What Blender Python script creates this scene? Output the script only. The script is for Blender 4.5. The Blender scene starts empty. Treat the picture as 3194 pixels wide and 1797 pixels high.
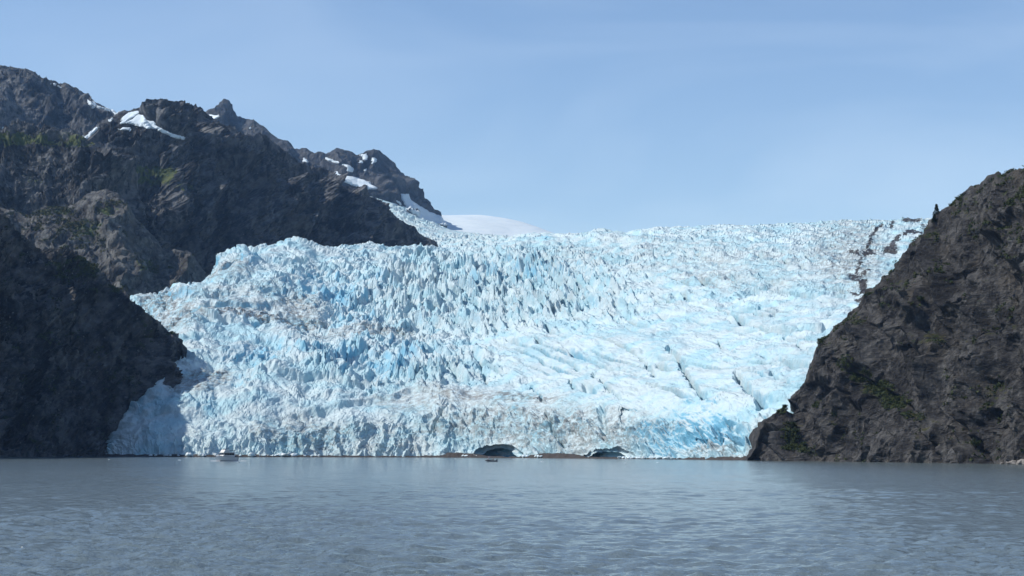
import bpy, bmesh, math, random
import numpy as np
from mathutils import Vector, Matrix

random.seed(7)
RNG = np.random.default_rng(11)
sc = bpy.context.scene
COL = sc.collection

# ------------------------------------------------------------------ camera
FPX, CX, HY, ROLL, CAMH = 5960.0, 1597.0, 1404.0, 0.0025, 6.0     # focal length in photo pixels, horizon row, eye height
cam = bpy.data.cameras.new('camera')
cam.sensor_width = 36.0
cam.lens = 36.0 * FPX / 3194.0
cam.shift_y = (HY - 898.5) / 3194.0
cam.clip_start, cam.clip_end = 0.5, 40000.0
camo = bpy.data.objects.new('camera', cam)
COL.objects.link(camo)
camo.matrix_world = Matrix.Translation((0, 0, CAMH)) @ Matrix.Rotation(math.radians(90), 4, 'X') @ Matrix.Rotation(ROLL, 4, 'Z')
sc.camera = camo

# ------------------------------------------------------------------ sky, sun, exposure
SUN_EL, SUN_BACK = math.radians(46.0), math.radians(-9.0)        # sun over the left ridge, a little behind it
SUN = Vector((-math.cos(SUN_EL) * math.cos(SUN_BACK), math.cos(SUN_EL) * math.sin(SUN_BACK), math.sin(SUN_EL)))
world = bpy.data.worlds.new('World')
sc.world = world
world.use_nodes = True
nt = world.node_tree
bg = nt.nodes['Background']
sky = nt.nodes.new('ShaderNodeTexSky')
sky.sky_type = 'NISHITA'
sky.sun_disc = False
sky.sun_elevation = SUN_EL
sky.sun_rotation = math.atan2(SUN.x, SUN.y)
sky.altitude = 1500.0
sky.air_density = 1.0
sky.dust_density = 0.1
sky.ozone_density = 3.0
tint = nt.nodes.new('ShaderNodeMix'); tint.data_type = 'RGBA'; tint.blend_type = 'MULTIPLY'
tint.inputs[0].default_value = 1.0
tint.inputs[7].default_value = (1.0, 1.0, 1.02, 1)
nt.links.new(sky.outputs[0], tint.inputs[6])
# thin streaky cirrus
tc = nt.nodes.new('ShaderNodeTexCoord')
mp = nt.nodes.new('ShaderNodeMapping'); mp.inputs['Scale'].default_value = (2.2, 2.2, 9.0); mp.inputs['Rotation'].default_value = (0.12, 0.2, 0)
cn = nt.nodes.new('ShaderNodeTexNoise'); cn.inputs['Scale'].default_value = 1.6; cn.inputs['Detail'].default_value = 5.0; cn.inputs['Distortion'].default_value = 0.6
cr = nt.nodes.new('ShaderNodeValToRGB'); cr.color_ramp.elements[0].position = 0.42; cr.color_ramp.elements[1].position = 0.8
cr.color_ramp.elements[1].color = (0.19, 0.19, 0.19, 1)
cm = nt.nodes.new('ShaderNodeMix'); cm.data_type = 'RGBA'
cm.inputs[7].default_value = (6.4, 7.6, 9.0, 1)
nt.links.new(tc.outputs['Generated'], mp.inputs[0]); nt.links.new(mp.outputs[0], cn.inputs['Vector'])
nt.links.new(cn.outputs[0], cr.inputs[0]); nt.links.new(cr.outputs[0], cm.inputs[0])
nt.links.new(tint.outputs[2], cm.inputs[6]); nt.links.new(cm.outputs[2], bg.inputs[0])
bg.inputs[1].default_value = 0.130

sun = bpy.data.lights.new('sun', 'SUN')
sun.energy = 4.6
sun.angle = math.radians(0.53)
sun.color = (1.0, 0.955, 0.90)
suno = bpy.data.objects.new('sun', sun)
COL.objects.link(suno)
suno.rotation_euler = SUN.to_track_quat('Z', 'Y').to_euler()

sc.view_settings.view_transform = 'Standard'
sc.view_settings.look = 'None'
sc.view_settings.exposure = 0.2
sc.view_settings.gamma = 1.0
sc.render.engine = 'CYCLES'
sc.cycles.max_bounces = 6
sc.cycles.diffuse_bounces = 4
sc.cycles.volume_bounces = 0
sc.cycles.use_denoising = True
sc.cycles.denoiser = 'OPENIMAGEDENOISE'
sc.cycles.denoising_input_passes = 'RGB_ALBEDO_NORMAL'

# ------------------------------------------------------------------ helpers: pixels to metres
def P(px, py, Y):
    """world point seen at photo pixel (px, py) at distance Y in front of the viewpoint"""
    px, py, Y = np.broadcast_arrays(np.asarray(px, float), np.asarray(py, float), np.asarray(Y, float))
    dx, dy = px - CX, py - HY
    return np.stack([(dx + ROLL * dy) / FPX * Y, Y, CAMH - (dy - ROLL * dx) / FPX * Y], -1)

def proj(v):
    a, b = v[..., 0] / v[..., 1] * FPX, (CAMH - v[..., 2]) / v[..., 1] * FPX
    return CX + a - ROLL * b, HY + b + ROLL * a

# ------------------------------------------------------------------ helpers: noise
_p = RNG.permutation(512).astype(np.int32)
PERM = np.concatenate([_p, _p, _p])
_g = RNG.normal(size=(512, 3)); GRAD = (_g / np.linalg.norm(_g, axis=1)[:, None]).astype(np.float32)
RND = RNG.random((4, 512)).astype(np.float32)
_a = RNG.random(512) * 2 * np.pi; G2 = np.stack([np.cos(_a), np.sin(_a)]).astype(np.float32)

from concurrent.futures import ThreadPoolExecutor
POOL = ThreadPoolExecutor(4)
def chunks(fn, arrs, n=24000):
    return list(POOL.map(lambda k: fn(*[a[k:k + n] for a in arrs]), range(0, len(arrs[0]), n)))

def perlin(p):
    p = np.asarray(p, np.float32)
    f = p.reshape(-1, 3)
    fn = _perlin2 if not np.any(f[:, 2] - f[0, 2]) else _perlin
    return np.concatenate(chunks(fn, [f])).reshape(p.shape[:-1])

def _perlin2(p):
    z = int(math.floor(float(p[0, 2]) * 7.31)) & 511
    i = np.floor(p[:, :2]).astype(np.int32)
    x, y = (p[:, 0] - i[:, 0]), (p[:, 1] - i[:, 1])
    i &= 511
    u, v = x * x * x * (x * (x * 6 - 15) + 10), y * y * y * (y * (y * 6 - 15) + 10)
    out = 0
    for a in (0, 1):
        ha = PERM[PERM[z] + ((i[:, 0] + a) & 511)] & 511
        wa = u if a else 1 - u
        for b in (0, 1):
            g = PERM[ha + ((i[:, 1] + b) & 511)] & 511
            out = out + (G2[0][g] * (x - a) + G2[1][g] * (y - b)) * wa * (v if b else 1 - v)
    return out * 1.5

def _perlin(p):
    i = np.floor(p).astype(np.int32)
    f = p - i
    i &= 511
    u = f * f * f * (f * (f * 6 - 15) + 10)
    out = 0
    for a in (0, 1):
        ha = PERM[(i[..., 0] + a) & 511]
        wa = u[..., 0] if a else 1 - u[..., 0]
        for b in (0, 1):
            hb = PERM[ha + ((i[..., 1] + b) & 511)] & 511
            wb = wa * (u[..., 1] if b else 1 - u[..., 1])
            for c in (0, 1):
                g = GRAD[PERM[hb + ((i[..., 2] + c) & 511)] & 511]
                d = g[..., 0] * (f[..., 0] - a) + g[..., 1] * (f[..., 1] - b) + g[..., 2] * (f[..., 2] - c)
                out = out + d * wb * (u[..., 2] if c else 1 - u[..., 2])
    return out * 1.5

def fbm(p, octaves=4, gain=0.5, lac=2.03):
    s, a = 0, 1.0
    for k in range(octaves):
        s = s + a * perlin(p * lac ** k + 17.3 * k); a *= gain
    return s

def ridged(p, octaves=4, gain=0.5, lac=2.07):
    s, a, w = 0, 1.0, 1.0
    for k in range(octaves):
        n = (1 - np.minimum(1, np.abs(perlin(p * lac ** k + 9.1 * k)) * 1.6)) ** 2
        s = s + a * n * w; w = np.clip(n * 1.6, 0, 1); a *= gain
    return s

def worley(x, y, seed=0):
    """cellular pattern: F1, F2 and, for the nearest cell, three random numbers and the offset from its centre"""
    x = np.asarray(x, np.float32); y = np.asarray(y, np.float32)
    r = chunks(lambda a, b: _worley(a, b, seed), [x.ravel(), y.ravel()])
    return [np.concatenate([q[k] for q in r]).reshape(x.shape) for k in range(7)]

def _worley(x, y, seed):
    ix, iy = np.floor(x).astype(np.int32), np.floor(y).astype(np.int32)
    F1 = np.full(x.shape, 9e9, np.float32); F2 = F1.copy()
    ox = np.zeros_like(F1); oy = np.zeros_like(F1); hid = np.zeros(x.shape, np.int32)
    for a in (-1, 0, 1):
        for b in (-1, 0, 1):
            h = PERM[PERM[(ix + a + seed * 31) & 511] + ((iy + b) & 511)] & 511
            dx = x - (ix + a + RND[0][h]); dy = y - (iy + b + RND[1][h])
            d = dx * dx + dy * dy
            n = d < F1
            F2 = np.where(n, F1, np.minimum(F2, d))
            F1 = np.where(n, d, F1); ox = np.where(n, dx, ox); oy = np.where(n, dy, oy); hid = np.where(n, h, hid)
    return np.sqrt(F1), np.sqrt(F2), RND[2][hid], RND[3][hid], RND[0][(hid * 7 + 3) & 511], ox, oy

def sstep(a, b, x):
    t = np.clip((x - a) / (b - a), 0, 1)
    return t * t * (3 - 2 * t)

def blobs(px, py, lst):
    m = np.zeros(np.broadcast(px, py).shape)
    for (x, y, rx, ry, k) in lst:
        d = ((px - x) / rx) ** 2 + ((py - y) / ry) ** 2
        m = np.maximum(m, k * np.clip(1.35 - d, 0, 1))
    return m

def in_poly(px, py, poly):
    c = np.zeros(px.shape, bool)
    n = len(poly)
    for i in range(n):
        x0, y0 = poly[i]; x1, y1 = poly[(i + 1) % n]
        if y0 == y1: continue
        c ^= ((y0 > py) != (y1 > py)) & (px < (x1 - x0) * (py - y0) / (y1 - y0) + x0)
    return c

# ------------------------------------------------------------------ helpers: meshes and objects
def tag(o, label=None, cat=None, group=None, kind=None):
    for k, v in (('label', label), ('category', cat), ('group', group), ('kind', kind)):
        if v: o[k] = v
    return o

def link(name, me, mat=None, parent=None):
    o = bpy.data.objects.new(name, me)
    COL.objects.link(o)
    if mat is not None and me is not None and not me.materials: me.materials.append(mat)
    if parent is not None: o.parent = parent
    return o

def fast_mesh(name, co, faces, smooth=False, attrs=None):
    """mesh from arrays: co (n,3), faces (m,k) with a fixed k"""
    me = bpy.data.meshes.new(name)
    co = np.ascontiguousarray(co, np.float32); faces = np.ascontiguousarray(faces, np.int32)
    m, k = faces.shape
    me.vertices.add(len(co)); me.vertices.foreach_set('co', co.ravel())
    me.loops.add(m * k); me.loops.foreach_set('vertex_index', faces.ravel())
    me.polygons.add(m); me.polygons.foreach_set('loop_start', np.arange(0, m * k, k, dtype=np.int32))
    try: me.polygons.foreach_set('loop_total', np.full(m, k, np.int32))
    except Exception: pass
    me.polygons.foreach_set('use_smooth', np.full(m, bool(smooth)))
    for n, a in (attrs or {}).items():
        at = me.attributes.new(n, 'FLOAT', 'POINT')
        at.data.foreach_set('value', np.ascontiguousarray(a, np.float32).ravel())
    me.update(calc_edges=True)
    return me

def grid_faces(nv, nu):
    i = np.arange(nv * nu).reshape(nv, nu)
    return np.stack([i[:-1, :-1], i[:-1, 1:], i[1:, 1:], i[1:, :-1]], -1).reshape(-1, 4)

def grid_normals(v):
    du = np.gradient(v, axis=1); dv = np.gradient(v, axis=0)
    n = np.cross(du, dv)
    n /= np.linalg.norm(n, axis=-1)[..., None] + 1e-9
    return n * np.sign(n[..., 2].mean())

def smooth1(a, k):
    if k < 1: return a
    x = np.arange(-3 * k, 3 * k + 1); w = np.exp(-0.5 * (x / k) ** 2); w /= w.sum()
    return np.convolve(np.pad(a, 3 * k, mode='edge'), w, mode='valid')

def pchip(xk, yk, x):
    """monotone cubic along axis 0 of yk (K, n)"""
    xk = np.asarray(xk, float); h = np.diff(xk)[:, None]; d = np.diff(yk, axis=0) / h
    m = np.zeros_like(yk)
    m[0], m[-1] = d[0], d[-1]
    s = d[:-1] * d[1:]
    m[1:-1] = np.where(s > 0, 2 * s / (d[:-1] + d[1:] + 1e-12 * np.sign(d[:-1] + d[1:] + 1e-30)), 0)
    j = np.clip(np.searchsorted(xk, x, side='right') - 1, 0, len(xk) - 2)
    t = ((x - xk[j]) / (xk[j + 1] - xk[j]))[:, None]; hh = h[j]
    return ((2 * t ** 3 - 3 * t ** 2 + 1) * yk[j] + (t ** 3 - 2 * t ** 2 + t) * hh * m[j]
            + (-2 * t ** 3 + 3 * t ** 2) * yk[j + 1] + (t ** 3 - t ** 2) * hh * m[j + 1])

def surface(px, rails, rows):
    """rails: list of (py(px), Y(px)) from the foot up; rows: rows between one rail and the next"""
    V = np.stack([P(px, r[0], r[1]) for r in rails])                # (R, n, 3)
    t = np.concatenate([np.linspace(i, i + 1, n, endpoint=False) for i, n in enumerate(rows)] + [[len(rails) - 1.0]])
    flat = V.reshape(len(rails), -1)
    return pchip(np.arange(len(rails)), flat, t).reshape(len(t), len(px), 3)

def curve(px, pts, k=0, col=1):
    pts = sorted(pts)
    return smooth1(np.interp(px, [q[0] for q in pts], [q[col] for q in pts]), k)

# ------------------------------------------------------------------ materials
def new_mat(name):
    m = bpy.data.materials.new(name); m.use_nodes = True
    return m, m.node_tree, m.node_tree.nodes['Principled BSDF']

def N(nt, t, **kw):
    n = nt.nodes.new(t)
    for k, v in kw.items():
        if k in n.inputs: n.inputs[k].default_value = v
        else: setattr(n, k, v)
    return n

def mixc(nt, fac, a, b, mode='MIX'):
    m = nt.nodes.new('ShaderNodeMix'); m.data_type = 'RGBA'; m.blend_type = mode
    for s, v in ((0, fac), (6, a), (7, b)):
        if hasattr(v, 'is_output'): nt.links.new(v, m.inputs[s])
        else: m.inputs[s].default_value = v if s == 0 else (*v, 1)
    return m.outputs[2]

def noise(nt, scale, detail=4.0, rough=0.55, stretch=None, coord='Object'):
    tc = nt.nodes.new('ShaderNodeTexCoord')
    n = N(nt, 'ShaderNodeTexNoise', Scale=scale, Detail=detail, Roughness=rough)
    if stretch:
        mp = nt.nodes.new('ShaderNodeMapping'); mp.inputs['Scale'].default_value = stretch[:3]
        if len(stretch) > 3: mp.inputs['Rotation'].default_value = stretch[3]
        nt.links.new(tc.outputs[coord], mp.inputs[0]); nt.links.new(mp.outputs[0], n.inputs['Vector'])
    else: nt.links.new(tc.outputs[coord], n.inputs['Vector'])
    return n.outputs[0]

def ramp(nt, src, lo, hi):
    r = N(nt, 'ShaderNodeMapRange')
    r.inputs[1].default_value, r.inputs[2].default_value = lo, hi
    r.interpolation_type = 'SMOOTHSTEP'
    nt.links.new(src, r.inputs[0])
    return r.outputs[0]

def attr(nt, name):
    a = N(nt, 'ShaderNodeAttribute'); a.attribute_name = name
    return a.outputs['Fac']

def bump(nt, b, src, strength, dist):
    n = N(nt, 'ShaderNodeBump', Strength=strength, Distance=dist)
    nt.links.new(src, n.inputs['Height'])
    if b.inputs['Normal'].is_linked: nt.links.new(b.inputs['Normal'].links[0].from_socket, n.inputs['Normal'])
    nt.links.new(n.outputs[0], b.inputs['Normal'])

def rock_mat(name, c1, c2, c3, g1, g2, size):
    """c1/c2 rock tones, c3 warm weathered tone, g1/g2 plants (attribute veg), size = metres of the smallest visible grain"""
    m, nt, b = new_mat(name)
    big = ramp(nt, noise(nt, 1 / (size * 22), 5, 0.6), 0.48, 0.66)
    mid = ramp(nt, noise(nt, 1 / (size * 5), 5, 0.6), 0.35, 0.68)
    fine = noise(nt, 1 / size, 3, 0.6)
    c = mixc(nt, mid, c1, c2)
    c = mixc(nt, ramp(nt, noise(nt, 1 / (size * 14), 4), 0.5, 0.75), c, c3)
    c = mixc(nt, big, c, tuple(x * 0.75 for x in c1))
    st = noise(nt, 1 / (size * 3.5), 5, 0.65, (1.0, 1.0, 0.2, (0.1, 0.65, 0)))
    c = mixc(nt, ramp(nt, st, 0.54, 0.66), c, tuple(x * 0.7 for x in c1))
    c = mixc(nt, ramp(nt, noise(nt, 1 / (size * 6), 5, 0.65, (1.0, 1.0, 0.22, (0.1, 0.75, 0))), 0.58, 0.78), c, tuple(min(1, x * 1.5) for x in c2))
    pale = tuple(min(1, x * 2.1) for x in c2)
    c = mixc(nt, ramp(nt, fine, 0.62, 0.8), c, pale)
    g = mixc(nt, ramp(nt, noise(nt, 1 / (size * 3), 3), 0.35, 0.65), g1, g2)
    v = N(nt, 'ShaderNodeMath', operation='ADD')
    nt.links.new(attr(nt, 'veg'), v.inputs[0])
    s = N(nt, 'ShaderNodeMath', operation='MULTIPLY_ADD'); s.inputs[1].default_value = 0.7; s.inputs[2].default_value = -0.35
    nt.links.new(mid, s.inputs[0]); nt.links.new(s.outputs[0], v.inputs[1])
    c = mixc(nt, ramp(nt, v.outputs[0], 0.3, 0.62), c, g)
    nt.links.new(c, b.inputs['Base Color'])
    b.inputs['Roughness'].default_value = 0.88
    b.inputs['Specular IOR Level'].default_value = 0.2
    bump(nt, b, noise(nt, 1 / (size * 1.3), 4, 0.65), 0.9, size * 1.2)
    return m

def plain_mat(name, col, rough=0.6, spec=0.3, var=0.12, scale=3.0, metal=0.0):
    m, nt, b = new_mat(name)
    c = mixc(nt, noise(nt, scale, 3), tuple(x * (1 - var) for x in col), tuple(min(1, x * (1 + var)) for x in col))
    nt.links.new(c, b.inputs['Base Color'])
    b.inputs['Roughness'].default_value = rough
    b.inputs['Specular IOR Level'].default_value = spec
    b.inputs['Metallic'].default_value = metal
    return m

ROCK_NEAR = rock_mat('headland_rock', (0.022, 0.022, 0.023), (0.074, 0.074, 0.073), (0.054, 0.049, 0.042), (0.016, 0.026, 0.009), (0.046, 0.044, 0.020), 1.2)
ROCK_DARK = rock_mat('cliff_rock', (0.013, 0.015, 0.018), (0.130, 0.134, 0.140), (0.068, 0.064, 0.058), (0.014, 0.026, 0.010), (0.040, 0.052, 0.018), 2.8)
ROCK_MTN = rock_mat('mountain_rock', (0.022, 0.025, 0.029), (0.138, 0.147, 0.155), (0.088, 0.088, 0.084), (0.045, 0.065, 0.024), (0.085, 0.102, 0.040), 3.2)
ROCK_SCREE = rock_mat('scree_rock', (0.036, 0.036, 0.036), (0.135, 0.142, 0.142), (0.100, 0.098, 0.088), (0.026, 0.046, 0.015), (0.066, 0.080, 0.028), 2.2)
ROCK_FAR = rock_mat('far_peak_rock', (0.028, 0.032, 0.037), (0.092, 0.098, 0.106), (0.056, 0.056, 0.054), (0.03, 0.04, 0.02), (0.05, 0.06, 0.03), 5.0)

def ice_mat():
    m, nt, b = new_mat('glacier_ice')
    white, pale, blue, deep = (0.475, 0.58, 0.615), (0.335, 0.53, 0.605), (0.15, 0.40, 0.56), (0.06, 0.25, 0.44)
    c = mixc(nt, ramp(nt, noise(nt, 0.03, 5, 0.6), 0.40, 0.66), white, pale)
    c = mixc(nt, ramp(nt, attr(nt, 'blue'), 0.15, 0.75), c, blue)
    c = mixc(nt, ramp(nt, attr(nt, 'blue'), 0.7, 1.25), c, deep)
    d = N(nt, 'ShaderNodeMath', operation='MULTIPLY')
    nt.links.new(attr(nt, 'dirt'), d.inputs[0]); nt.links.new(ramp(nt, noise(nt, 0.16, 6, 0.7, (1, 1, 2.2)), 0.40, 0.60), d.inputs[1])
    c = mixc(nt, d.outputs[0], c, (0.16, 0.15, 0.14))
    r = N(nt, 'ShaderNodeMath', operation='ADD')
    nt.links.new(attr(nt, 'rock'), r.inputs[0])
    s = N(nt, 'ShaderNodeMath', operation='MULTIPLY_ADD'); s.inputs[1].default_value = 3.2; s.inputs[2].default_value = -1.65
    nt.links.new(noise(nt, 0.28, 6, 0.72), s.inputs[0]); nt.links.new(s.outputs[0], r.inputs[1])
    c = mixc(nt, ramp(nt, r.outputs[0], 0.36, 0.60), c, (0.040, 0.037, 0.036))
    nt.links.new(c, b.inputs['Base Color'])
    b.inputs['Roughness'].default_value = 0.55
    b.inputs['Specular IOR Level'].default_value = 0.25
    bump(nt, b, noise(nt, 0.45, 5, 0.65), 0.8, 1.6)
    return m
ICE = ice_mat()

def snow_mat():
    m, nt, b = new_mat('snow')
    c = mixc(nt, ramp(nt, noise(nt, 0.02, 4, 0.6, (1, 1, 3)), 0.35, 0.7), (0.54, 0.63, 0.70), (0.48, 0.58, 0.66))
    nt.links.new(c, b.inputs['Base Color'])
    b.inputs['Roughness'].default_value = 0.7
    b.inputs['Specular IOR Level'].default_value = 0.2
    bump(nt, b, noise(nt, 0.05, 4), 0.25, 2.0)
    return m
SNOW = snow_mat()

# ------------------------------------------------------------------ mountains: generic rock face
def rock_face(name, px, rails, rows, mat, big, blk, fine, seed, veg=(), veg_bias=0.0, taper=None, jag=1.0, flute=0.0, strata=None, clefts=(), snow=()):
    """big = (size, height) of buttresses and gullies, blk = the same of broken blocks, fine = of rubble, all in metres"""
    V = surface(px, rails, rows)
    nv, nu = V.shape[:2]
    n = grid_normals(V)
    s = np.concatenate([[0], np.cumsum(np.linalg.norm(np.diff(V[nv // 2], axis=0), axis=1))])[None, :].repeat(nv, 0)
    t = np.concatenate([np.zeros((1, nu)), np.cumsum(np.linalg.norm(np.diff(V, axis=0), axis=2), 0)])
    q = np.stack([V[..., 0], V[..., 1], V[..., 2]], -1)
    warp = fbm(q / (big[0] * 0.9) + seed * 3.7, 3) * big[0] * 0.45
    g = np.stack([(s + warp) / big[0], t / (big[0] * 2.3) + warp / big[0] * 0.6, np.full_like(s, seed * 5.1)], -1)
    row = np.arange(nv)[:, None]; top = sum(rows[:-1])
    jag = jag if taper is None else taper[None, :]
    calm = (1 - 0.8 * np.exp(-((row - top) / (0.16 * top)) ** 2)) * sstep(0, 0.12 * top, row)   # the drawn skyline and the foot keep their line
    d = (ridged(g, 4, 0.42) - 0.75) * big[1] * calm
    d += fbm(q / (big[0] * 0.55) + seed, 3, 0.4) * big[1] * 0.35 * calm
    w2 = fbm(q / (blk[0] * 1.3) + 40 + seed, 3) * blk[0] * 0.7
    for k, (sz, h) in enumerate(((blk[0] * 2.2, blk[1] * 1.5), (blk[0], blk[1]))):
        a = 0.5 + seed                                                # bedding direction
        x = (s * math.cos(a) + t * math.sin(a) + w2) / sz; y = (-s * math.sin(a) + t * math.cos(a) + w2 * 0.6) / (sz * 1.7)
        F1, F2, r1, r2, r3, ox, oy = worley(x, y, seed + k)
        d += (((r1 - 0.5) * 1.2 + ox * (r2 - 0.5) * 2.2 + oy * (r3 - 0.35) * 1.8 + 0.5) * sstep(0.0, 0.2, F2 - F1) - 0.3) * h * (0.35 + 0.65 * calm)
    if flute:
        d += (ridged(np.stack([(s + warp * .3) / (blk[0] * 1.4), t / (blk[0] * 9), np.full_like(s, 3.3 + seed)], -1), 3) - .6) * flute * calm
    d += fbm(q / fine[0] + 7 * seed, 4, 0.6) * fine[1]
    if strata:
        a, sz, h = strata
        x, y = s * math.cos(a) + t * math.sin(a) + w2 * 0.6, -s * math.sin(a) + t * math.cos(a) + w2 * 0.5
        d += (ridged(np.stack([x / (sz * 5), y / sz, np.full_like(s, 1.7)], -1), 4, 0.6) - 0.7) * h * (0.4 + 0.6 * calm)
    if clefts:
        bx, by = proj(V)
        for pts, wpx, dep in clefts:
            best = np.full(bx.shape, 9e9)
            for (x0, y0), (x1, y1) in zip(pts[:-1], pts[1:]):
                k = np.clip(((bx - x0) * (x1 - x0) + (by - y0) * (y1 - y0)) / ((x1 - x0) ** 2 + (y1 - y0) ** 2), 0, 1)
                best = np.minimum(best, np.hypot(bx - x0 - k * (x1 - x0), by - y0 - k * (y1 - y0)))
            d -= dep * (1 - sstep(0.3, 1.0, best / wpx + 0.35 * fbm(q / 9 + 4, 2)))
    if snow:
        bx, by = proj(V); m = np.zeros(bx.shape)
        for poly in snow: m = np.maximum(m, in_poly(bx, by, poly))
        for _ in range(4): m = (m + np.roll(m, 1, 0) + np.roll(m, -1, 0) + np.roll(m, 1, 1) + np.roll(m, -1, 1)) / 5
        d = d * (1 - 0.85 * np.clip(m * 1.8, 0, 1))
    V2 = V + n * (d * jag)[..., None]
    fp = np.asarray(fbm(q / (big[0] * 0.5) + 91 + seed, 4, 0.6))
    n2 = grid_normals(V2)
    ppx, ppy = proj(V2)
    vg = 0.55 * fp + 0.9 * (np.clip(n2[..., 2], -1, 1) - 0.55) + veg_bias + blobs(ppx, ppy, veg)
    me = fast_mesh(name, V2.reshape(-1, 3), grid_faces(nv, nu), False, {'veg': vg})
    o = link(name, me, mat)
    return o, V2, n2

def solve_top(base, py, px, k):
    """distance of a skyline point so that the face leans back k metres for each metre of height"""
    e = (HY - py + ROLL * (px - CX)) / FPX
    return (base + CAMH * k) / (1 - k * e)

def rails_cliff(px, base, sky_pts, k, levels, foot_z=-14.0, ksm=6, lean=None, behind=(260, 0.35)):
    """foot at the water, levels = (share of the skyline height, share of the lean), then the skyline and a back slope"""
    by = smooth1(base, ksm)
    sy = np.interp(px, [q[0] for q in sky_pts], [q[1] for q in sky_pts])
    ty = smooth1(solve_top(by, sy, px, k), ksm)
    zt = CAMH + (HY - sy + ROLL * (px - CX)) / FPX * ty
    def py_of(z, Y): return HY + ROLL * (px - CX) - (z - CAMH) / Y * FPX
    rails = [(py_of(np.full_like(px, foot_z), by - 2), by - 2)]
    for hs, ls in levels:
        Y = by + (ty - by) * ls
        rails.append((py_of(zt * hs, Y), Y))
    rails.append((sy, ty))
    Yb = ty + behind[0]
    rails.append((py_of(zt * (1 - behind[1]) , Yb), Yb))
    return rails

def face_rails(px, sky_pts, Ysky, foot_py, Yfoot, mids=((0.35, 0.25), (0.7, 0.6)), ksm=5, back=(350, 60)):
    """the same for mountains standing behind others: the foot is hidden"""
    sy = np.interp(px, [q[0] for q in sky_pts], [q[1] for q in sky_pts])
    ys, fp, yf = smooth1(Ysky, ksm), smooth1(foot_py, ksm), smooth1(Yfoot, ksm)
    z0 = P(px, fp, yf)[:, 2]; z1 = P(px, sy, ys)[:, 2]
    def py_of(z, Y): return HY + ROLL * (px - CX) - (z - CAMH) / Y * FPX
    rails = [(fp, yf)]
    for hs, ls in mids:
        Y = yf + (ys - yf) * ls
        rails.append((py_of(z0 + (z1 - z0) * hs, Y), Y))
    rails.append((sy, ys))
    rails.append((py_of(z1 - back[1], ys + back[0]), ys + back[0]))
    return rails

# outlines of the snow patches
def c1(pts): return [(x / 3.22, 200 + y / 3.22) for x, y in pts]     # outlines read off two enlargements of the photograph
def c2(pts): return [(600 + x / 2.8975, 300 + y / 2.8975) for x, y in pts]
SNOW_RIDGE = (c1([(1210, 610), (1240, 550), (1290, 500), (1400, 485), (1410, 500), (1330, 545), (1250, 600)]),
             c1([(1250, 600), (1330, 570), (1390, 520), (1450, 525), (1480, 575), (1570, 590), (1560, 620), (1680, 690), (1800, 720), (1890, 770), (1780, 755), (1650, 705), (1560, 660), (1400, 635), (1330, 610)]),
             c1([(1170, 650), (1320, 650), (1320, 668), (1190, 662)]),
             c1([(790, 750), (870, 725), (960, 650), (1020, 625), (950, 690), (850, 772)]),
             c1([(1090, 570), (1140, 545), (1140, 555), (1100, 585)]),
             c1([(2195, 900), (2260, 915), (2345, 970), (2250, 940)]))
SNOW_SUMMIT = (c1([(868, 352), (960, 395), (965, 430), (915, 445)]), c1([(965, 425), (1110, 462), (1105, 475), (980, 445)]), c1([(450, 165), (620, 230), (620, 245), (520, 215)]),
             c1([(10, 635), (65, 618), (60, 635), (20, 648)]), c1([(1110, 465), (1240, 490), (1170, 525)]))
SNOW_FAR = (c2([(1170, 550), (1220, 555), (1330, 600), (1320, 612), (1230, 590)]), c2([(1345, 620), (1400, 625), (1460, 660), (1450, 690), (1390, 680), (1400, 650)]),
             c2([(1250, 690), (1320, 690), (1330, 715), (1470, 740), (1600, 780), (1620, 810), (1680, 840), (1540, 850), (1400, 790), (1290, 740)]),
             c2([(1505, 540), (1575, 525), (1575, 580), (1550, 580), (1540, 550)]), c2([(1510, 580), (1540, 575), (1535, 610), (1515, 605)]), c2([(1625, 560), (1660, 560), (1655, 590), (1630, 615)]),
             c2([(995, 560), (1020, 565), (1050, 605), (1010, 595)]), c2([(150, 165), (190, 180), (270, 175), (240, 195), (195, 220)]), c2([(1550, 660), (1575, 662), (1570, 680), (1555, 678)]),
             c2([(1880, 890), (1950, 885), (1960, 940), (2080, 1020), (2260, 1100), (2320, 1180), (2100, 1150), (1960, 1040), (1900, 950)]),
             c2([(1790, 915), (1900, 980), (1950, 1030), (1880, 990)]), c2([(515, 285), (535, 285), (530, 305), (515, 300)]))

# far peaks behind the ice stream
px = np.linspace(560, 1470, 300)
F_SKY = [(500, 420), (600, 385), (645, 353), (676, 343), (690, 330), (703, 317), (717, 331), (728, 345), (741, 362), (759, 366), (793, 367), (821, 386), (848, 414), (873, 431),
         (897, 443), (921, 469), (935, 469), (955, 464), (990, 479), (1014, 486), (1049, 476), (1100, 473), (1114, 478), (1138, 469), (1166, 460), (1180, 464),
         (1200, 479), (1232, 507), (1256, 538), (1280, 569), (1304, 604), (1328, 635), (1349, 659), (1372, 676), (1382, 700), (1392, 750), (1410, 800), (1480, 830)]
far_peak, FV, Fn = rock_face('far_peak', px, face_rails(px, F_SKY, np.interp(px, [560, 1000, 1380, 1470], [6300, 6000, 6200, 6300]),
        np.interp(px, [560, 1000, 1400, 1470], [640, 700, 790, 790]), np.interp(px, [560, 1000, 1400, 1470], [5850, 5500, 5600, 5700]), back=(500, 160)),
        (40, 60, 70, 12), ROCK_FAR, (170, 46), (38, 4.0), (14, 1.6), 2, veg_bias=-0.9, flute=6, snow=SNOW_FAR)
tag(far_peak, 'farthest pointed dark peaks with snow patches above the ice stream', 'mountain', kind='structure')

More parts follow.
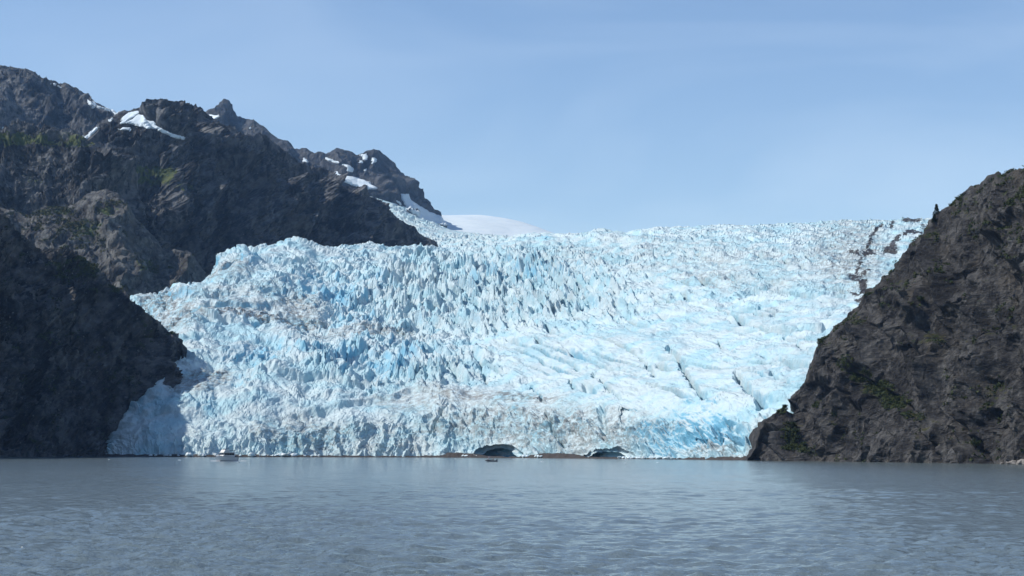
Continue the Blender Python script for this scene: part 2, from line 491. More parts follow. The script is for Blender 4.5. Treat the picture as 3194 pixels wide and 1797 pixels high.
# upper left summit
px = np.linspace(-420, 520, 300)
A_SKY = [(-420, 190), (-200, 205), (-60, 225), (0, 220), (47, 217), (71, 228), (121, 243), (140, 253), (186, 273), (199, 271), (224, 282), (261, 299), (273, 309),
         (298, 323), (326, 333), (345, 344), (362, 360), (420, 385), (520, 450)]
summit, AV, An = rock_face('mountain_summit', px, face_rails(px, A_SKY, np.interp(px, [-420, 360, 520], [4450, 4350, 4350]),
        np.interp(px, [-420, 520], [560, 560]), np.interp(px, [-420, 520], [3950, 3850]), back=(400, 120)),
        (50, 60, 60, 10), ROCK_MTN, (130, 34), (30, 3.0), (11, 1.4), 3, veg_bias=-0.75, snow=SNOW_SUMMIT, strata=(0.5, 11.0, 5.0), veg=[(20, 300, 90, 60, 0.5), (20, 405, 70, 10, 1.1)])
tag(summit, 'highest dark rocky summit at the upper left corner above the grassy shoulder', 'mountain', kind='structure')

# main ridge running down to the right behind the glacier
px = np.linspace(190, 1480, 520)
B_SKY = [(190, 470), (225, 445), (255, 418), (290, 395), (330, 372), (365, 357), (380, 347), (410, 345), (440, 338), (480, 319), (520, 309), (560, 313), (600, 327), (630, 345), (645, 356), (683, 395),
         (714, 405), (766, 415), (793, 421), (842, 440), (897, 465), (945, 500), (966, 517), (1014, 540), (1059, 570), (1100, 584), (1131, 590), (1169, 625), (1207, 655),
         (1256, 693), (1311, 733), (1352, 757), (1380, 780), (1400, 800), (1430, 850), (1480, 940)]
ridge, BV, Bn = rock_face('mountain_ridge', px, face_rails(px, B_SKY, np.interp(px, [190, 520, 800, 1130, 1380, 1480], [2950, 3000, 3200, 3540, 3850, 3950]),
        np.interp(px, [190, 520, 800, 1130, 1380, 1480], [900, 1030, 1000, 930, 890, 900]), np.interp(px, [190, 520, 800, 1130, 1380, 1480], [2650, 2700, 2880, 3230, 3640, 3780]),
        mids=((0.4, 0.22), (0.72, 0.55)), back=(300, 60)),
        (60, 90, 90, 10), ROCK_MTN, (125, 46), (28, 3.0), (9, 1.3), 1, veg_bias=-0.62, snow=SNOW_RIDGE, strata=(0.6, 10.0, 4.5),
        veg=[(470, 545, 95, 42, 1.6), (420, 520, 30, 25, 1.2), (560, 585, 60, 14, 1.1), (380, 660, 80, 30, 0.7)], flute=6, taper=np.interp(px, [190, 1050, 1330, 1480], [1, 1, 0.3, 0.15]))
tag(ridge, 'long dark shaded ridge sloping down right behind the glacier', 'mountain', kind='structure')

# grassy shoulder in front of it, at the left edge
px = np.linspace(-380, 520, 320)
C_SKY = [(-380, 330), (-150, 390), (0, 411), (37, 414), (93, 408), (140, 414), (186, 417), (217, 424), (248, 434), (280, 445), (326, 453), (342, 451), (357, 464), (373, 479), (400, 497),
         (412, 512), (418, 540), (430, 600), (450, 680), (480, 760), (520, 850)]
shoulder, CV, Cn = rock_face('mountain_shoulder', px, face_rails(px, C_SKY, np.interp(px, [-380, 0, 300, 410, 520], [2680, 2640, 2600, 2620, 2760]),
        np.interp(px, [-380, 0, 300, 520], [760, 780, 790, 900]), np.interp(px, [-380, 0, 300, 520], [2450, 2420, 2420, 2620]),
        mids=((0.45, 0.25), (0.85, 0.6)), back=(250, 40)),
        (50, 60, 50, 10), ROCK_MTN, (90, 28), (23, 2.8), (8, 1.2), 4, veg_bias=-0.55, strata=(0.3, 8.0, 4.0),
        veg=[(30, 436, 90, 30, 1.5), (180, 436, 110, 28, 1.5), (250, 450, 60, 14, 1.1), (40, 480, 80, 40, 0.8), (150, 560, 120, 60, 0.5)], flute=5)
tag(shoulder, 'dark rocky shoulder with a grassy green top at the left edge', 'mountain', kind='structure')

# broken slope with scree and scrub between the shoulder and the near cliff
px = np.linspace(-300, 800, 380)
E_SKY = [(-300, 600), (-100, 630), (0, 648), (60, 668), (100, 678), (140, 655), (190, 655), (230, 640), (280, 612), (330, 588), (370, 602), (400, 640), (430, 690), (470, 735), (505, 778), (540, 783),
         (575, 785), (605, 800), (628, 830), (648, 858), (700, 890), (800, 960)]
slope, EV, En = rock_face('scree_slope', px, face_rails(px, E_SKY, np.interp(px, [-300, 0, 400, 640, 800], [2440, 2430, 2430, 2420, 2460]),
        np.interp(px, [-300, 0, 400, 800], [1080, 1080, 1080, 1100]), np.interp(px, [-300, 0, 400, 640, 800], [2150, 2150, 2160, 2270, 2370]),
        mids=((0.4, 0.35), (0.75, 0.7)), back=(200, 60)),
        (40, 70, 70, 8), ROCK_SCREE, (60, 11), (14, 1.9), (6, 1.0), 6, veg_bias=-0.45,
        veg=[(170, 660, 70, 14, 1.1), (270, 720, 70, 40, 0.9), (330, 650, 50, 25, 0.9), (470, 830, 60, 25, 1.0), (200, 700, 90, 20, 0.6), (540, 830, 60, 30, 0.5)])
tag(slope, 'broken grey brown slope with scree and scrub above the near left cliff', 'slope', kind='structure')

# near cliff in shade at the left
px = np.linspace(-900, 760, 400)
D_SKY = [(-900, 420), (-500, 500), (-200, 580), (-60, 645), (0, 668), (40, 700), (75, 735), (110, 765), (140, 778), (180, 783), (230, 800), (270, 820), (320, 868), (360, 905), (400, 922), (430, 940), (480, 985),
         (530, 1030), (560, 1058), (578, 1080), (588, 1120), (598, 1200), (615, 1330), (640, 1432), (760, 1440)]
cliff, DV, Dn = rock_face('shaded_cliff', px, rails_cliff(px, np.interp(px, [-900, -300, 0, 200, 390, 500, 760], [1000, 1290, 1425, 1485, 1542, 1592, 1710]), D_SKY, 0.72,
        ((0.16, 0.28), (0.5, 0.5), (0.85, 0.78))), (40, 70, 75, 60, 12), ROCK_DARK, (80, 24), (26, 3.6), (6, 0.8), 5, veg_bias=-0.75, strata=(0.9, 6.0, 3.6),
        veg=[(230, 840, 90, 45, 0.95), (90, 760, 50, 20, 0.3), (320, 900, 50, 20, 0.5), (320, 1090, 30, 18, 0.5), (150, 810, 30, 40, 0.5)])
tag(cliff, 'near cliff of dark rock in deep shade at the left of the glacier', 'cliff', kind='structure')

# headland at the right
px = np.linspace(2322, 3900, 560)
px = 2322 + (px - 2322) * (0.72 + 0.28 * (px - 2322) / 1578)
R_SKY = [(2322, 1437), (2332, 1410), (2345, 1394), (2347, 1368), (2362, 1336), (2392, 1304), (2419, 1279), (2439, 1270), (2451, 1268), (2456, 1240), (2463, 1232), (2486, 1217), (2501, 1197), (2516, 1174),
         (2522, 1150), (2530, 1130), (2545, 1100), (2562, 1066), (2597, 1032), (2645, 990), (2680, 949), (2714, 900), (2756, 859), (2783, 831), (2825, 776), (2873, 721), (2901, 690), (2914, 668),
         (2942, 641), (2990, 604), (3032, 576), (3080, 555), (3128, 548), (3156, 528), (3184, 519), (3230, 508), (3350, 480), (3600, 420), (3900, 380)]
R_VEG = [(3080, 620, 300, 130, 0.32), (2780, 880, 120, 90, 0.2), (3020, 640, 110, 45, 0.55), (3150, 600, 60, 60, 0.55), (2895, 730, 40, 50, 0.55), (3080, 730, 110, 25, 0.6), (3150, 760, 50, 60, 0.5), (2660, 1000, 60, 40, 0.35), (2570, 1090, 40, 40, 0.45),
         (2690, 1170, 45, 24, 1.1), (2740, 1215, 55, 30, 1.2), (2790, 1255, 55, 24, 1.1), (2640, 1130, 34, 18, 0.9), (2850, 1300, 40, 18, 0.8), (2465, 1360, 30, 45, 0.95), (2445, 1280, 18, 18, 0.7), (2505, 1390, 18, 30, 0.6),
         (2600, 1310, 26, 20, 0.6), (3000, 1180, 110, 60, 0.5), (3110, 1250, 60, 80, 0.6), (2870, 950, 50, 10, 0.6), (3030, 1390, 50, 60, 0.5), (2570, 1060, 40, 20, 0.4), (3120, 1000, 60, 60, 0.35), (2960, 1080, 80, 40, 0.3)]
headland, RV, Rn = rock_face('headland', px, rails_cliff(px, np.interp(px, [2322, 2450, 2800, 3194, 3900], [1165, 1120, 1000, 880, 700]), R_SKY, 0.66,
        ((0.12, 0.10), (0.5, 0.42), (0.85, 0.76)), ksm=4, behind=(140, 0.3)), (45, 105, 115, 60, 10), ROCK_NEAR, (54, 13), (12, 1.6), (3.6, 0.6), 8, veg_bias=-0.32, veg=R_VEG, flute=2.0, strata=(0.75, 5.0, 0.75),
        clefts=(([(2453, 1262), (2457, 1320), (2440, 1375), (2434, 1425)], 12, 7), ([(2985, 1300), (3010, 1365), (3050, 1425), (3062, 1450)], 20, 10), ([(3050, 1270), (3030, 1320), (3005, 1350)], 16, 7), ([(3125, 1180), (3118, 1290), (3108, 1420)], 14, 7),
                ([(2690, 1400), (2670, 1440)], 14, 5), ([(2590, 1120), (2680, 1180), (2790, 1260), (2870, 1320)], 14, 4), ([(3060, 640), (3080, 700), (3050, 735)], 16, 6), ([(2545, 1205), (2520, 1225)], 12, 4), ([(2870, 1330), (2930, 1440)], 9, 4), ([(3175, 1000), (3150, 1130)], 12, 5)))
tag(headland, 'steep dark rocky headland with green scrub at the right', 'headland', kind='structure')
# ---MARK-ICE---
# ------------------------------------------------------------------ glacier
GX = [250, 330, 430, 560, 640, 700, 900, 1100, 1300, 1500, 1700, 1900, 2100, 2300, 2500, 2700, 2950]
G_FOOT = [1590, 1532, 1502, 1495, 1495, 1500, 1510, 1520, 1530, 1510, 1450, 1370, 1290, 1205, 1160, 1140, 1120]
G_R1 = ([1400, 1388, 1368, 1368, 1368, 1365, 1345, 1312, 1285, 1280, 1275, 1290, 1305, 1300, 1260, 1230, 1200], [20, 24, 28, 28, 28, 30, 38, 50, 58, 58, 58, 55, 52, 50, 60, 70, 80])
G_R2 = ([1300, 1270, 1205, 1150, 1140, 1145, 1140, 1135, 1130, 1130, 1120, 1120, 1120, 1110, 1080, 1050, 1020], [130, 140, 152, 165, 175, 185, 200, 220, 235, 240, 245, 255, 265, 280, 300, 320, 340])
G_R3 = ([1180, 1150, 1100, 1030, 1010, 1005, 1000, 1000, 1000, 1000, 985, 975, 970, 960, 930, 900, 880], [310, 320, 330, 345, 360, 380, 400, 420, 440, 445, 455, 470, 500, 530, 560, 590, 620])
G_R4 = ([1090, 1060, 1010, 950, 920, 890, 880, 880, 880, 880, 860, 845, 835, 820, 800, 780, 770], [460, 470, 480, 490, 510, 540, 570, 600, 640, 660, 680, 710, 750, 800, 850, 890, 930])
G_CREST = [(250, 990), (330, 965), (400, 945), (428, 938), (460, 925), (500, 926), (530, 913), (560, 899), (600, 893), (632, 884), (655, 862), (672, 838), (690, 808), (720, 800), (745, 785), (762, 778), (790, 786), (850, 784), (900, 775), (950, 768),
           (990, 777), (1040, 770), (1100, 772), (1200, 776), (1300, 779), (1390, 783), (1450, 778), (1500, 768), (1560, 755), (1620, 744), (1700, 736), (1800, 733), (1880, 730), (1950, 724), (2020, 716), (2100, 708),
           (2200, 700), (2300, 701), (2400, 702), (2500, 697), (2600, 692), (2700, 688), (2800, 686), (2880, 686), (2950, 688)]
G_YC = [600, 600, 610, 640, 680, 730, 790, 840, 900, 960, 1020, 1080, 1150, 1230, 1300, 1350, 1400]
px = np.linspace(255, 2945, 1140)
foot = smooth1(np.interp(px, GX, G_FOOT), 22)
foot_edge = foot + (5.5 * perlin(np.stack([px / 70, px * 0 + 2, px * 0], -1)) + 2.5 * perlin(np.stack([px / 24, px * 0 + 8, px * 0], -1))) * sstep(380, 520, px)
def grail(r): return smooth1(np.interp(px, GX, r[0]), 18), foot + smooth1(np.interp(px, GX, r[1]), 18)
def py_z(z, Y): return HY + ROLL * (px - CX) - (z - CAMH) / Y * FPX
cy, cY = np.interp(px, [q[0] for q in G_CREST], [q[1] for q in G_CREST]) + np.interp(px, [250, 700, 1300, 1500, 1900, 2950], [4, 7, 8, 9, 12, 12]), foot + smooth1(np.interp(px, GX, G_YC), 22)
czt = P(px, cy, cY)[:, 2]
rails = [(py_z(-3.0, foot_edge), foot_edge), grail(G_R1), grail(G_R2), grail(G_R3), grail(G_R4), (cy, cY), (py_z(czt - 45, cY + 220), cY + 220)]
V = surface(px, rails, (95, 95, 90, 85, 90, 14))
nv, nu = V.shape[:2]
bx, by = proj(V)
n = grid_normals(V)
s = V[..., 0].copy()
t = np.concatenate([np.zeros((1, nu)), np.cumsum(np.linalg.norm(np.diff(V, axis=0), axis=2), 0)])
lvl = np.concatenate([np.linspace(i, i + 1, k, endpoint=False) for i, k in enumerate((95, 95, 90, 85, 90, 14))] + [[6.0]])[:, None].repeat(nu, 1)
q3 = np.stack([s, t, np.zeros_like(s)], -1)
wa, wb = fbm(q3 / 70 + 3, 3) * 22, fbm(q3 / 70 + 33, 3) * 22
wc, wd = fbm(q3 / 14 + 5, 3) * 4.5, fbm(q3 / 14 + 55, 3) * 4.5

def zone(x, y, rx, ry, soft=0.6):
    d = np.sqrt(((bx - x) / rx) ** 2 + ((by - y) / ry) ** 2)
    return 1 - sstep(1 - soft, 1 + soft, d)
z_spike = np.maximum(zone(1480, 930, 520, 130, 0.5), 0.8 * zone(1260, 1130, 340, 85, 0.5))
z_left = sstep(1250, 800, bx) * sstep(1330, 1230, by)
z_slab = np.maximum(zone(2000, 1130, 560, 140, 0.35), zone(2350, 1000, 330, 260, 0.4)) * (1 - 0.6 * z_spike)
z_front = 1 - sstep(0.75, 1.15, lvl)
z_fine = zone(1600, 830, 560, 75, 0.5)
z_top = sstep(1900, 2100, bx) * sstep(780, 735, by)
z_foot = sstep(0.0, 0.06, lvl)

def blocks(sz, an, seed, ang=0.0):
    u, v = s + wa * 0.5 + wc, t + wb * 0.5 + wd
    x = (u * math.cos(ang) + v * math.sin(ang)) / sz; y = (-u * math.sin(ang) + v * math.cos(ang)) / (sz * an)
    F1, F2, r1, r2, r3, ox, oy = worley(x, y, seed)
    top = ((r1 - 0.45) * 1.6 + ox * (r2 - 0.5) * 3.0 + oy * (r3 - 0.65) * 2.4) * sstep(0.0, 0.22, F2 - F1)
    return top, 1 - sstep(0.0, 0.13, F2 - F1), F1, r1

lump = fbm(q3 / np.array([110, 190, 1.0]) + 70, 3) * 11 * (0.35 + z_left) + fbm(q3 / np.array([40, 110, 1.0]) + 7, 3) * 6 * (1 - 0.6 * z_slab) * (0.6 + 0.7 * z_left)
b1, c1, f1, r1 = blocks(12, 2.8, 1, 0.2)
b2, c2, f2, r2 = blocks(6.2, 2.7, 2, -0.15)
b3, c3, f3, r3 = blocks(3.4, 2.4, 3, 0.1)
b4, c4, f4, r4 = blocks(8.6, 2.8, 4, 0.25)
spike = np.clip(1.05 - f4 * 1.25, 0, 1) ** 1.3 * (0.35 + r4)
calm = np.clip(1 - 0.7 * z_slab, 0.1, 1)
def billow(p, octaves=4, gain=0.5):
    return sum(gain ** k * np.abs(perlin(p * 2.1 ** k + 5.7 * k)) for k in range(octaves))
def rot(ang, su, sv, z=0.0):
    u, v = s + wa * 0.5 + wc * 0.5, t + wb * 0.5 + wd * 0.5
    return np.stack([(u * math.cos(ang) + v * math.sin(ang)) / su, (-u * math.sin(ang) + v * math.cos(ang)) / sv, np.full_like(u, z)], -1)
z_wrink = np.clip(zone(2300, 850, 480, 100, 0.5) + 0.6 * zone(1500, 1330, 900, 60, 0.5), 0, 1)
band = sstep(-0.4, 0.45, fbm(rot(0.12, 210, 75, 6.0), 3))              # broken and quieter bands across the flow
patch = (0.25 + 0.6 * band + 0.5 * sstep(-0.3, 0.5, fbm(q3 / np.array([50, 130, 1.0]) + 44, 3))) * (1 - 0.6 * zone(1500, 1080, 700, 28, 0.6))
patch = np.maximum(patch, z_spike)
calm = calm * patch
d = lump
d = d + (b1 - 0.9 * c1) * (0.8 + 1.1 * z_left + 2.6 * z_spike + 0.8 * z_top) * calm
d = d + (b2 - 0.8 * c2) * (0.6 + 0.1 * z_left + 1.2 * z_spike + 0.7 * z_fine + 0.4 * z_front + 0.9 * z_top) * calm
d = d + (b3 - 0.7 * c3) * (0.25 + 0.3 * z_fine + 0.25 * z_front) * (0.3 + 0.7 * calm)
d = d + spike * (0.3 + 15 * z_spike + 1.5 * z_fine + 3.2 * z_top) * calm
d = d + (billow(rot(0.35, 30, 95, 1.0), 5, 0.5) - 0.4) * (11 * z_left + 4 * z_front) * (0.35 + 0.6 * patch) * (1 - 0.7 * z_spike)
d = d + (0.6 - billow(rot(-0.2, 16, 60, 2.0), 4, 0.5)) * 4.2 * (0.25 + z_left * 0.8) * (1 - z_spike) * (0.4 + 0.6 * patch)
d = d + (ridged(rot(0.05, 30, 36, 3.0), 4, 0.58) - 0.7) * (4.0 * z_wrink + 1.3 + 0.8 * z_left) * (0.4 + 0.6 * patch)
ph = (t + wb * 1.6 + wd + 0.0007 * (s + 160) ** 2) / 95 + 0.8 * perlin(rot(0.1, 160, 300, 5.0))
fr = ph - np.floor(ph)
d = d + (sstep(0, 0.13, fr) - fr) * (9.0 * z_left + 4.5 * (1 - z_slab) + 1.5) * (0.3 + 0.7 * sstep(-0.2, 0.35, perlin(rot(-0.3, 90, 140, 7.0)))) * sstep(1.0, 1.3, lvl) * (1 - 0.6 * z_spike)
d = d + fbm(q3 / 6 + 13, 2, 0.5) * 0.4
# long slanting crevasses across the smoother slabs at the right
ca = -1.12
u, v = (s + wa * 0.35) * math.cos(ca) + t * math.sin(ca), -(s + wa * 0.35) * math.sin(ca) + t * math.cos(ca)
cre = np.abs(perlin(np.stack([u / 170 + 5, v / 30, np.zeros_like(u)], -1)))
crm = sstep(-0.25, 0.25, perlin(np.stack([u / 90, v / 60, np.full_like(u, 8.0)], -1)))
d = d - 24 * (1 - sstep(0.0, 0.15, cre)) * crm * (z_slab * 0.9 + 0.15 * z_left) * sstep(0.9, 1.2, lvl)
# the front: upright flutes, ribs and notches
fl = ridged(np.stack([(s + wc) / 13, t / 42, np.full_like(s, 2.0)], -1), 4, 0.6) - 0.7
d = d + fl * 4.2 * z_front + fl * 2.0 * z_top
d = d * (0.25 + 0.75 * z_foot) * (1 - 0.35 * np.clip(z_left + z_top + z_wrink, 0, 1) * (1 - z_spike))
def near_line(pts, w, jx=0.0, jy=0.0):
    best = np.full(bx.shape, 9e9)
    for (x0, y0), (x1, y1) in zip(pts[:-1], pts[1:]):
        L = (x1 - x0) ** 2 + (y1 - y0) ** 2
        k = np.clip(((bx + jx - x0) * (x1 - x0) + (by + jy - y0) * (y1 - y0)) / L, 0, 1)
        best = np.minimum(best, (bx + jx - x0 - k * (x1 - x0)) ** 2 + (by + jy - y0 - k * (y1 - y0)) ** 2)
    return np.clip(1.25 - np.sqrt(best) / w, 0, 1)
jx, jy = fbm(q3 / 16 + 61, 3) * 9, fbm(q3 / 16 + 81, 3) * 9
for pts, w, dep in (([(2105, 1105), (2135, 1160), (2165, 1205), (2200, 1240)], 9, 15), ([(2300, 1175), (2340, 1225), (2375, 1262)], 11, 16), ([(2405, 1165), (2445, 1190), (2476, 1214)], 6, 11), ([(2450, 1055), (2500, 1082), (2545, 1097)], 5, 9),
                    ([(1704, 1280), (1722, 1325), (1742, 1385)], 5, 8), ([(1874, 1268), (1868, 1310), (1880, 1345)], 12, 9), ([(1392, 1275), (1372, 1310), (1352, 1342)], 6, 10), ([(1498, 1145), (1515, 1190)], 7, 11), ([(1780, 1180), (1784, 1205)], 7, 10),
                    ([(1845, 1165), (1890, 1205), (1935, 1235)], 4, 8), ([(2080, 1090), (2130, 1130)], 5, 9), ([(2000, 1120), (2045, 1165)], 4, 7), ([(2190, 1378), (2250, 1386), (2330, 1372)], 7, 9), ([(2225, 1320), (2245, 1372)], 6, 9), ([(2265, 1310), (2285, 1368)], 6, 9),
                    ([(2180, 1335), (2200, 1370)], 5, 8), ([(1640, 1190), (1690, 1235)], 4, 7), ([(1150, 1190), (1162, 1222)], 6, 9), ([(2240, 1060), (2290, 1095)], 4, 8), ([(2370, 960), (2430, 985)], 4, 7), ([(1955, 1010), (2010, 1035)], 4, 7)):
    d = d - 0.7 * dep * np.clip(near_line(pts, w, jx, jy), 0, 1)
CAVES = ((1556, 1437, 86, 50, 36), (1895, 1440, 92, 48, 32), (2245, 1380, 95, 13, 7), (1945, 1290, 22, 30, 8))
for (x, y, rx, ry, dep) in CAVES[:2]:                                   # cleaner ice round the mouths
    d = d * (0.25 + 0.75 * sstep(0.85, 1.35, np.sqrt(((bx - x) / rx) ** 2 + ((by - y) / ry) ** 2)))
dirn = n * 0.75 + np.array([0, 0, 0.65]); dirn /= np.linalg.norm(dirn, axis=-1)[..., None]
V2 = V + dirn * d[..., None]
# a ragged vertical sheer keeps seracs from looking combed
V2[..., 0] += wc * 0.35 * z_foot
# two ice caves at the waterline
gx, gy = proj(V2)
cave = np.zeros_like(gx)
for (x, y, rx, ry, depth) in CAVES:
    rr = np.sqrt(((bx - x + fbm(q3 / 12, 2) * rx * 0.10) / rx) ** 2 + ((by - y + fbm(q3 / 12 + 4, 2) * ry * 0.10) / ry) ** 2)
    k = np.sqrt(np.clip(1 - rr ** 2, 0, 1)) * (0.45 + 0.55 * (rr < 0.72))
    V2[..., 1] += k * depth
    cave = np.maximum(cave, k * min(1, depth / 40))
n2 = grid_normals(V2)
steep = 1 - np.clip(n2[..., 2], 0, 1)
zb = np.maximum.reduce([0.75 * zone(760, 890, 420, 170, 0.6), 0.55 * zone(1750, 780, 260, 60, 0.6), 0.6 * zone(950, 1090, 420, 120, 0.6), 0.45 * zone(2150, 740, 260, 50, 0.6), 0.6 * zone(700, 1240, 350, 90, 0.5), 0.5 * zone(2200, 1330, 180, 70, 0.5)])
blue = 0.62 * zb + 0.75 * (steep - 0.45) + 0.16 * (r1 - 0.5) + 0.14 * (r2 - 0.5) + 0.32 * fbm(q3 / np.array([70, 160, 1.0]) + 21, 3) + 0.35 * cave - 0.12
dirt = blobs(bx, by, [(1700, 1330, 420, 75, 0.55), (1400, 1250, 260, 40, 0.4), (800, 1003, 240, 16, 1.0), (650, 1180, 70, 40, 0.9), (600, 1210, 90, 40, 0.6), (930, 960, 90, 40, 0.6), (760, 940, 200, 50, 0.35),
                      (2300, 850, 330, 70, 0.24), (2000, 800, 500, 60, 0.2), (950, 1350, 180, 55, 0.5), (560, 1000, 90, 70, 0.6), (700, 850, 90, 40, 0.5), (500, 950, 80, 30, 0.7), (1100, 1050, 260, 20, 0.5), (2650, 800, 130, 120, 0.5), (1530, 1240, 260, 20, 0.6),
                      (2250, 1415, 140, 18, 0.5), (1200, 1360, 200, 60, 0.35)])
dirt = np.clip(1.2 * dirt + 0.16 * sstep(0.1, 0.5, fbm(q3 / np.array([60, 25, 1.0]) + 77, 4)), 0, 1.0)
rock = blobs(bx, by, [(2712, 790, 24, 12, 0.9), (2778, 778, 28, 12, 0.9), (2850, 733, 34, 9, 0.9), (2692, 895, 16, 24, 0.9), (2672, 922, 24, 9, 0.9), (2690, 945, 28, 12, 0.9), (2880, 712, 14, 12, 0.6)])
for pts, w in (([(2748, 706), (2718, 745), (2702, 790), (2680, 830), (2668, 872)], 7), ([(2895, 684), (2868, 693), (2840, 694), (2815, 690)], 6), ([(2840, 728), (2800, 755), (2760, 785)], 7),
               ([(2785, 697), (2778, 706)], 7), ([(2700, 800), (2650, 790)], 4), ([(2730, 850), (2680, 870), (2650, 868)], 5), ([(2650, 868), (2700, 882)], 5)):
    rock = np.maximum(rock, 0.8 * near_line(pts, w * 1.3))
glacier = link('glacier', fast_mesh('glacier', V2.reshape(-1, 3), grid_faces(nv, nu), False, {'blue': blue, 'dirt': dirt, 'rock': rock}), ICE)
tag(glacier, 'broken blue white tidewater glacier filling the valley down to the water', 'glacier', kind='structure')
GV = V2

# upper ice stream and snowfield, behind the crest
px = np.linspace(1080, 1900, 300)
def rl(pts, Ys, k=6): return smooth1(np.interp(px, [a for a, _ in pts], [b for _, b in pts]), k), smooth1(np.interp(px, [a for a, _ in Ys], [b for _, b in Ys]), k)
V = surface(px, [rl([(1080, 830), (1900, 850)], [(1080, 3700), (1900, 3300)]), rl([(1080, 770), (1380, 768), (1500, 762), (1700, 738), (1900, 736)], [(1080, 4200), (1900, 3700)]),
                 rl([(1080, 690), (1200, 700), (1300, 722), (1400, 746), (1500, 752), (1600, 746), (1700, 740), (1900, 740)], [(1080, 4800), (1900, 4300)]),
                 rl([(1080, 600), (1190, 640), (1260, 666), (1330, 698), (1420, 724), (1520, 738), (1600, 742), (1700, 742), (1900, 744)], [(1080, 5400), (1900, 5200)]),
                 rl([(1080, 580), (1190, 612), (1260, 645), (1330, 692), (1400, 720), (1520, 739), (1600, 744), (1700, 744), (1900, 747)], [(1080, 5900), (1900, 5800)])], (25, 45, 50, 20))
nv, nu = V.shape[:2]
s = V[..., 0]; t = np.concatenate([np.zeros((1, nu)), np.cumsum(np.linalg.norm(np.diff(V, axis=0), axis=2), 0)])
bx, by = proj(V)
q3 = np.stack([s, t, np.zeros_like(s)], -1)
F1, F2, r1, r2, r3, ox, oy = worley((s + fbm(q3 / 30, 2) * 9) / 15, t / 26, 9)
rough = np.maximum.reduce([zone(1290, 690, 130, 28, 0.5), zone(1420, 752, 260, 22, 0.5), zone(1240, 655, 70, 16, 0.5), 0.5 * zone(1600, 738, 160, 12, 0.5), 0.08 + 0 * bx])
V[..., 2] += 0.55 * rough * (((r1 - .5) * 1.4 + ox * (r2 - .5) * 3 - 0.8 * (1 - sstep(0, .15, F2 - F1))) * 9 + (ridged(q3 / 40, 3) - .6) * 8) + fbm(q3 / 160, 3) * 6
n2 = grid_normals(V)
upper = link('upper_glacier', fast_mesh('upper_glacier', V.reshape(-1, 3), grid_faces(nv, nu), False,
      {'blue': rough * (0.15 + 0.4 * (r1 - .5)) - 0.15, 'dirt': 0.25 * rough, 'rock': np.zeros(nv * nu)}), ICE)
tag(upper, 'distant ice stream flowing down from the snowfield behind the dark ridge', 'glacier', kind='structure')

px = np.linspace(1180, 1830, 160)
V = surface(px, [rl([(1180, 800), (1830, 830)], [(1180, 5600), (1830, 5600)]), rl([(1180, 690), (1380, 715), (1560, 728), (1700, 745), (1830, 775)], [(1180, 6000), (1830, 6000)]),
                 rl([(1180, 650), (1240, 655), (1300, 665), (1380, 675), (1450, 676), (1510, 680), (1570, 687), (1640, 704), (1700, 727), (1760, 752), (1830, 785)], [(1180, 6500), (1380, 6900), (1830, 7000)], 4),
                 rl([(1180, 690), (1830, 810)], [(1180, 7600), (1830, 7700)])], (20, 40, 10))
q3 = V / 400
V[..., 2] += fbm(q3, 3) * 9
snowfield = link('snowfield', fast_mesh('snowfield', V.reshape(-1, 3), grid_faces(*V.shape[:2]), True), SNOW)
tag(snowfield, 'smooth white snow dome on the skyline above the glacier', 'snowfield', kind='structure')

# ------------------------------------------------------------------ snow patches lying on the mountains (parts of them)
def snow_patch(owner, V, nrm, poly, lift=2.6, jit=5.0, label=None):
    ppx, ppy = proj(V)
    near = (ppx > min(p[0] for p in poly) - 8) & (ppx < max(p[0] for p in poly) + 8) & (ppy > min(p[1] for p in poly) - 8) & (ppy < max(p[1] for p in poly) + 8)
    ii, jj = np.nonzero(near)
    if len(ii) == 0: return
    def fine(A, k=4):
        A = A[max(0, ii.min() - 2):ii.max() + 3, max(0, jj.min() - 2):jj.max() + 3]
        def up(A):
            n = len(A); x = np.linspace(0, n - 1, (n - 1) * k + 1); i = np.minimum(x.astype(int), n - 2); f = (x - i)[:, None, None]
            return A[i] * (1 - f) + A[i + 1] * f
        return up(up(A).swapaxes(0, 1)).swapaxes(0, 1)
    if (ii.max() - ii.min()) * (jj.max() - jj.min()) > 40000: return
    V, nrm = fine(V), fine(nrm)
    nv, nu = V.shape[:2]
    ppx, ppy = proj(V)
    q = V / 22.0
    inside = in_poly(ppx + fbm(q + 3, 3) * jit, ppy + fbm(q + 30, 3) * jit, poly)
    fm = inside[:-1, :-1] & inside[:-1, 1:] & inside[1:, 1:] & inside[1:, :-1]
    if not fm.any(): return
    W = V.copy()
    for _ in range(50):                                            # snow rounds off what it covers
        W[1:-1, 1:-1] = 0.25 * (W[:-2, 1:-1] + W[2:, 1:-1] + W[1:-1, :-2] + W[1:-1, 2:])
    W = W + nrm * (lift + np.maximum(0, 0.6 - np.einsum('ijk,ijk->ij', W - V, nrm)))[..., None]
    F = grid_faces(nv, nu)[fm.ravel()]
    used = np.unique(F); re = np.full(nv * nu, -1); re[used] = np.arange(len(used))
    rim = np.zeros(nv * nu, int); np.add.at(rim, F.ravel(), 1)
    co = np.where((rim[used] < 4)[:, None], (V - nrm * 0.5).reshape(-1, 3)[used], W.reshape(-1, 3)[used])    # the rim dips into the rock
    o = link('snow_patch', fast_mesh('snow_patch', co, re[F], True), SNOW, owner)
    if label: o['label'] = label

for poly in SNOW_RIDGE: snow_patch(ridge, BV, Bn, poly, lift=2.4, jit=2.0)
for poly in SNOW_SUMMIT: snow_patch(summit, AV, An, poly, lift=2.6, jit=2.0)
for poly in SNOW_FAR: snow_patch(far_peak, FV, Fn, poly, lift=3.6, jit=2.0)

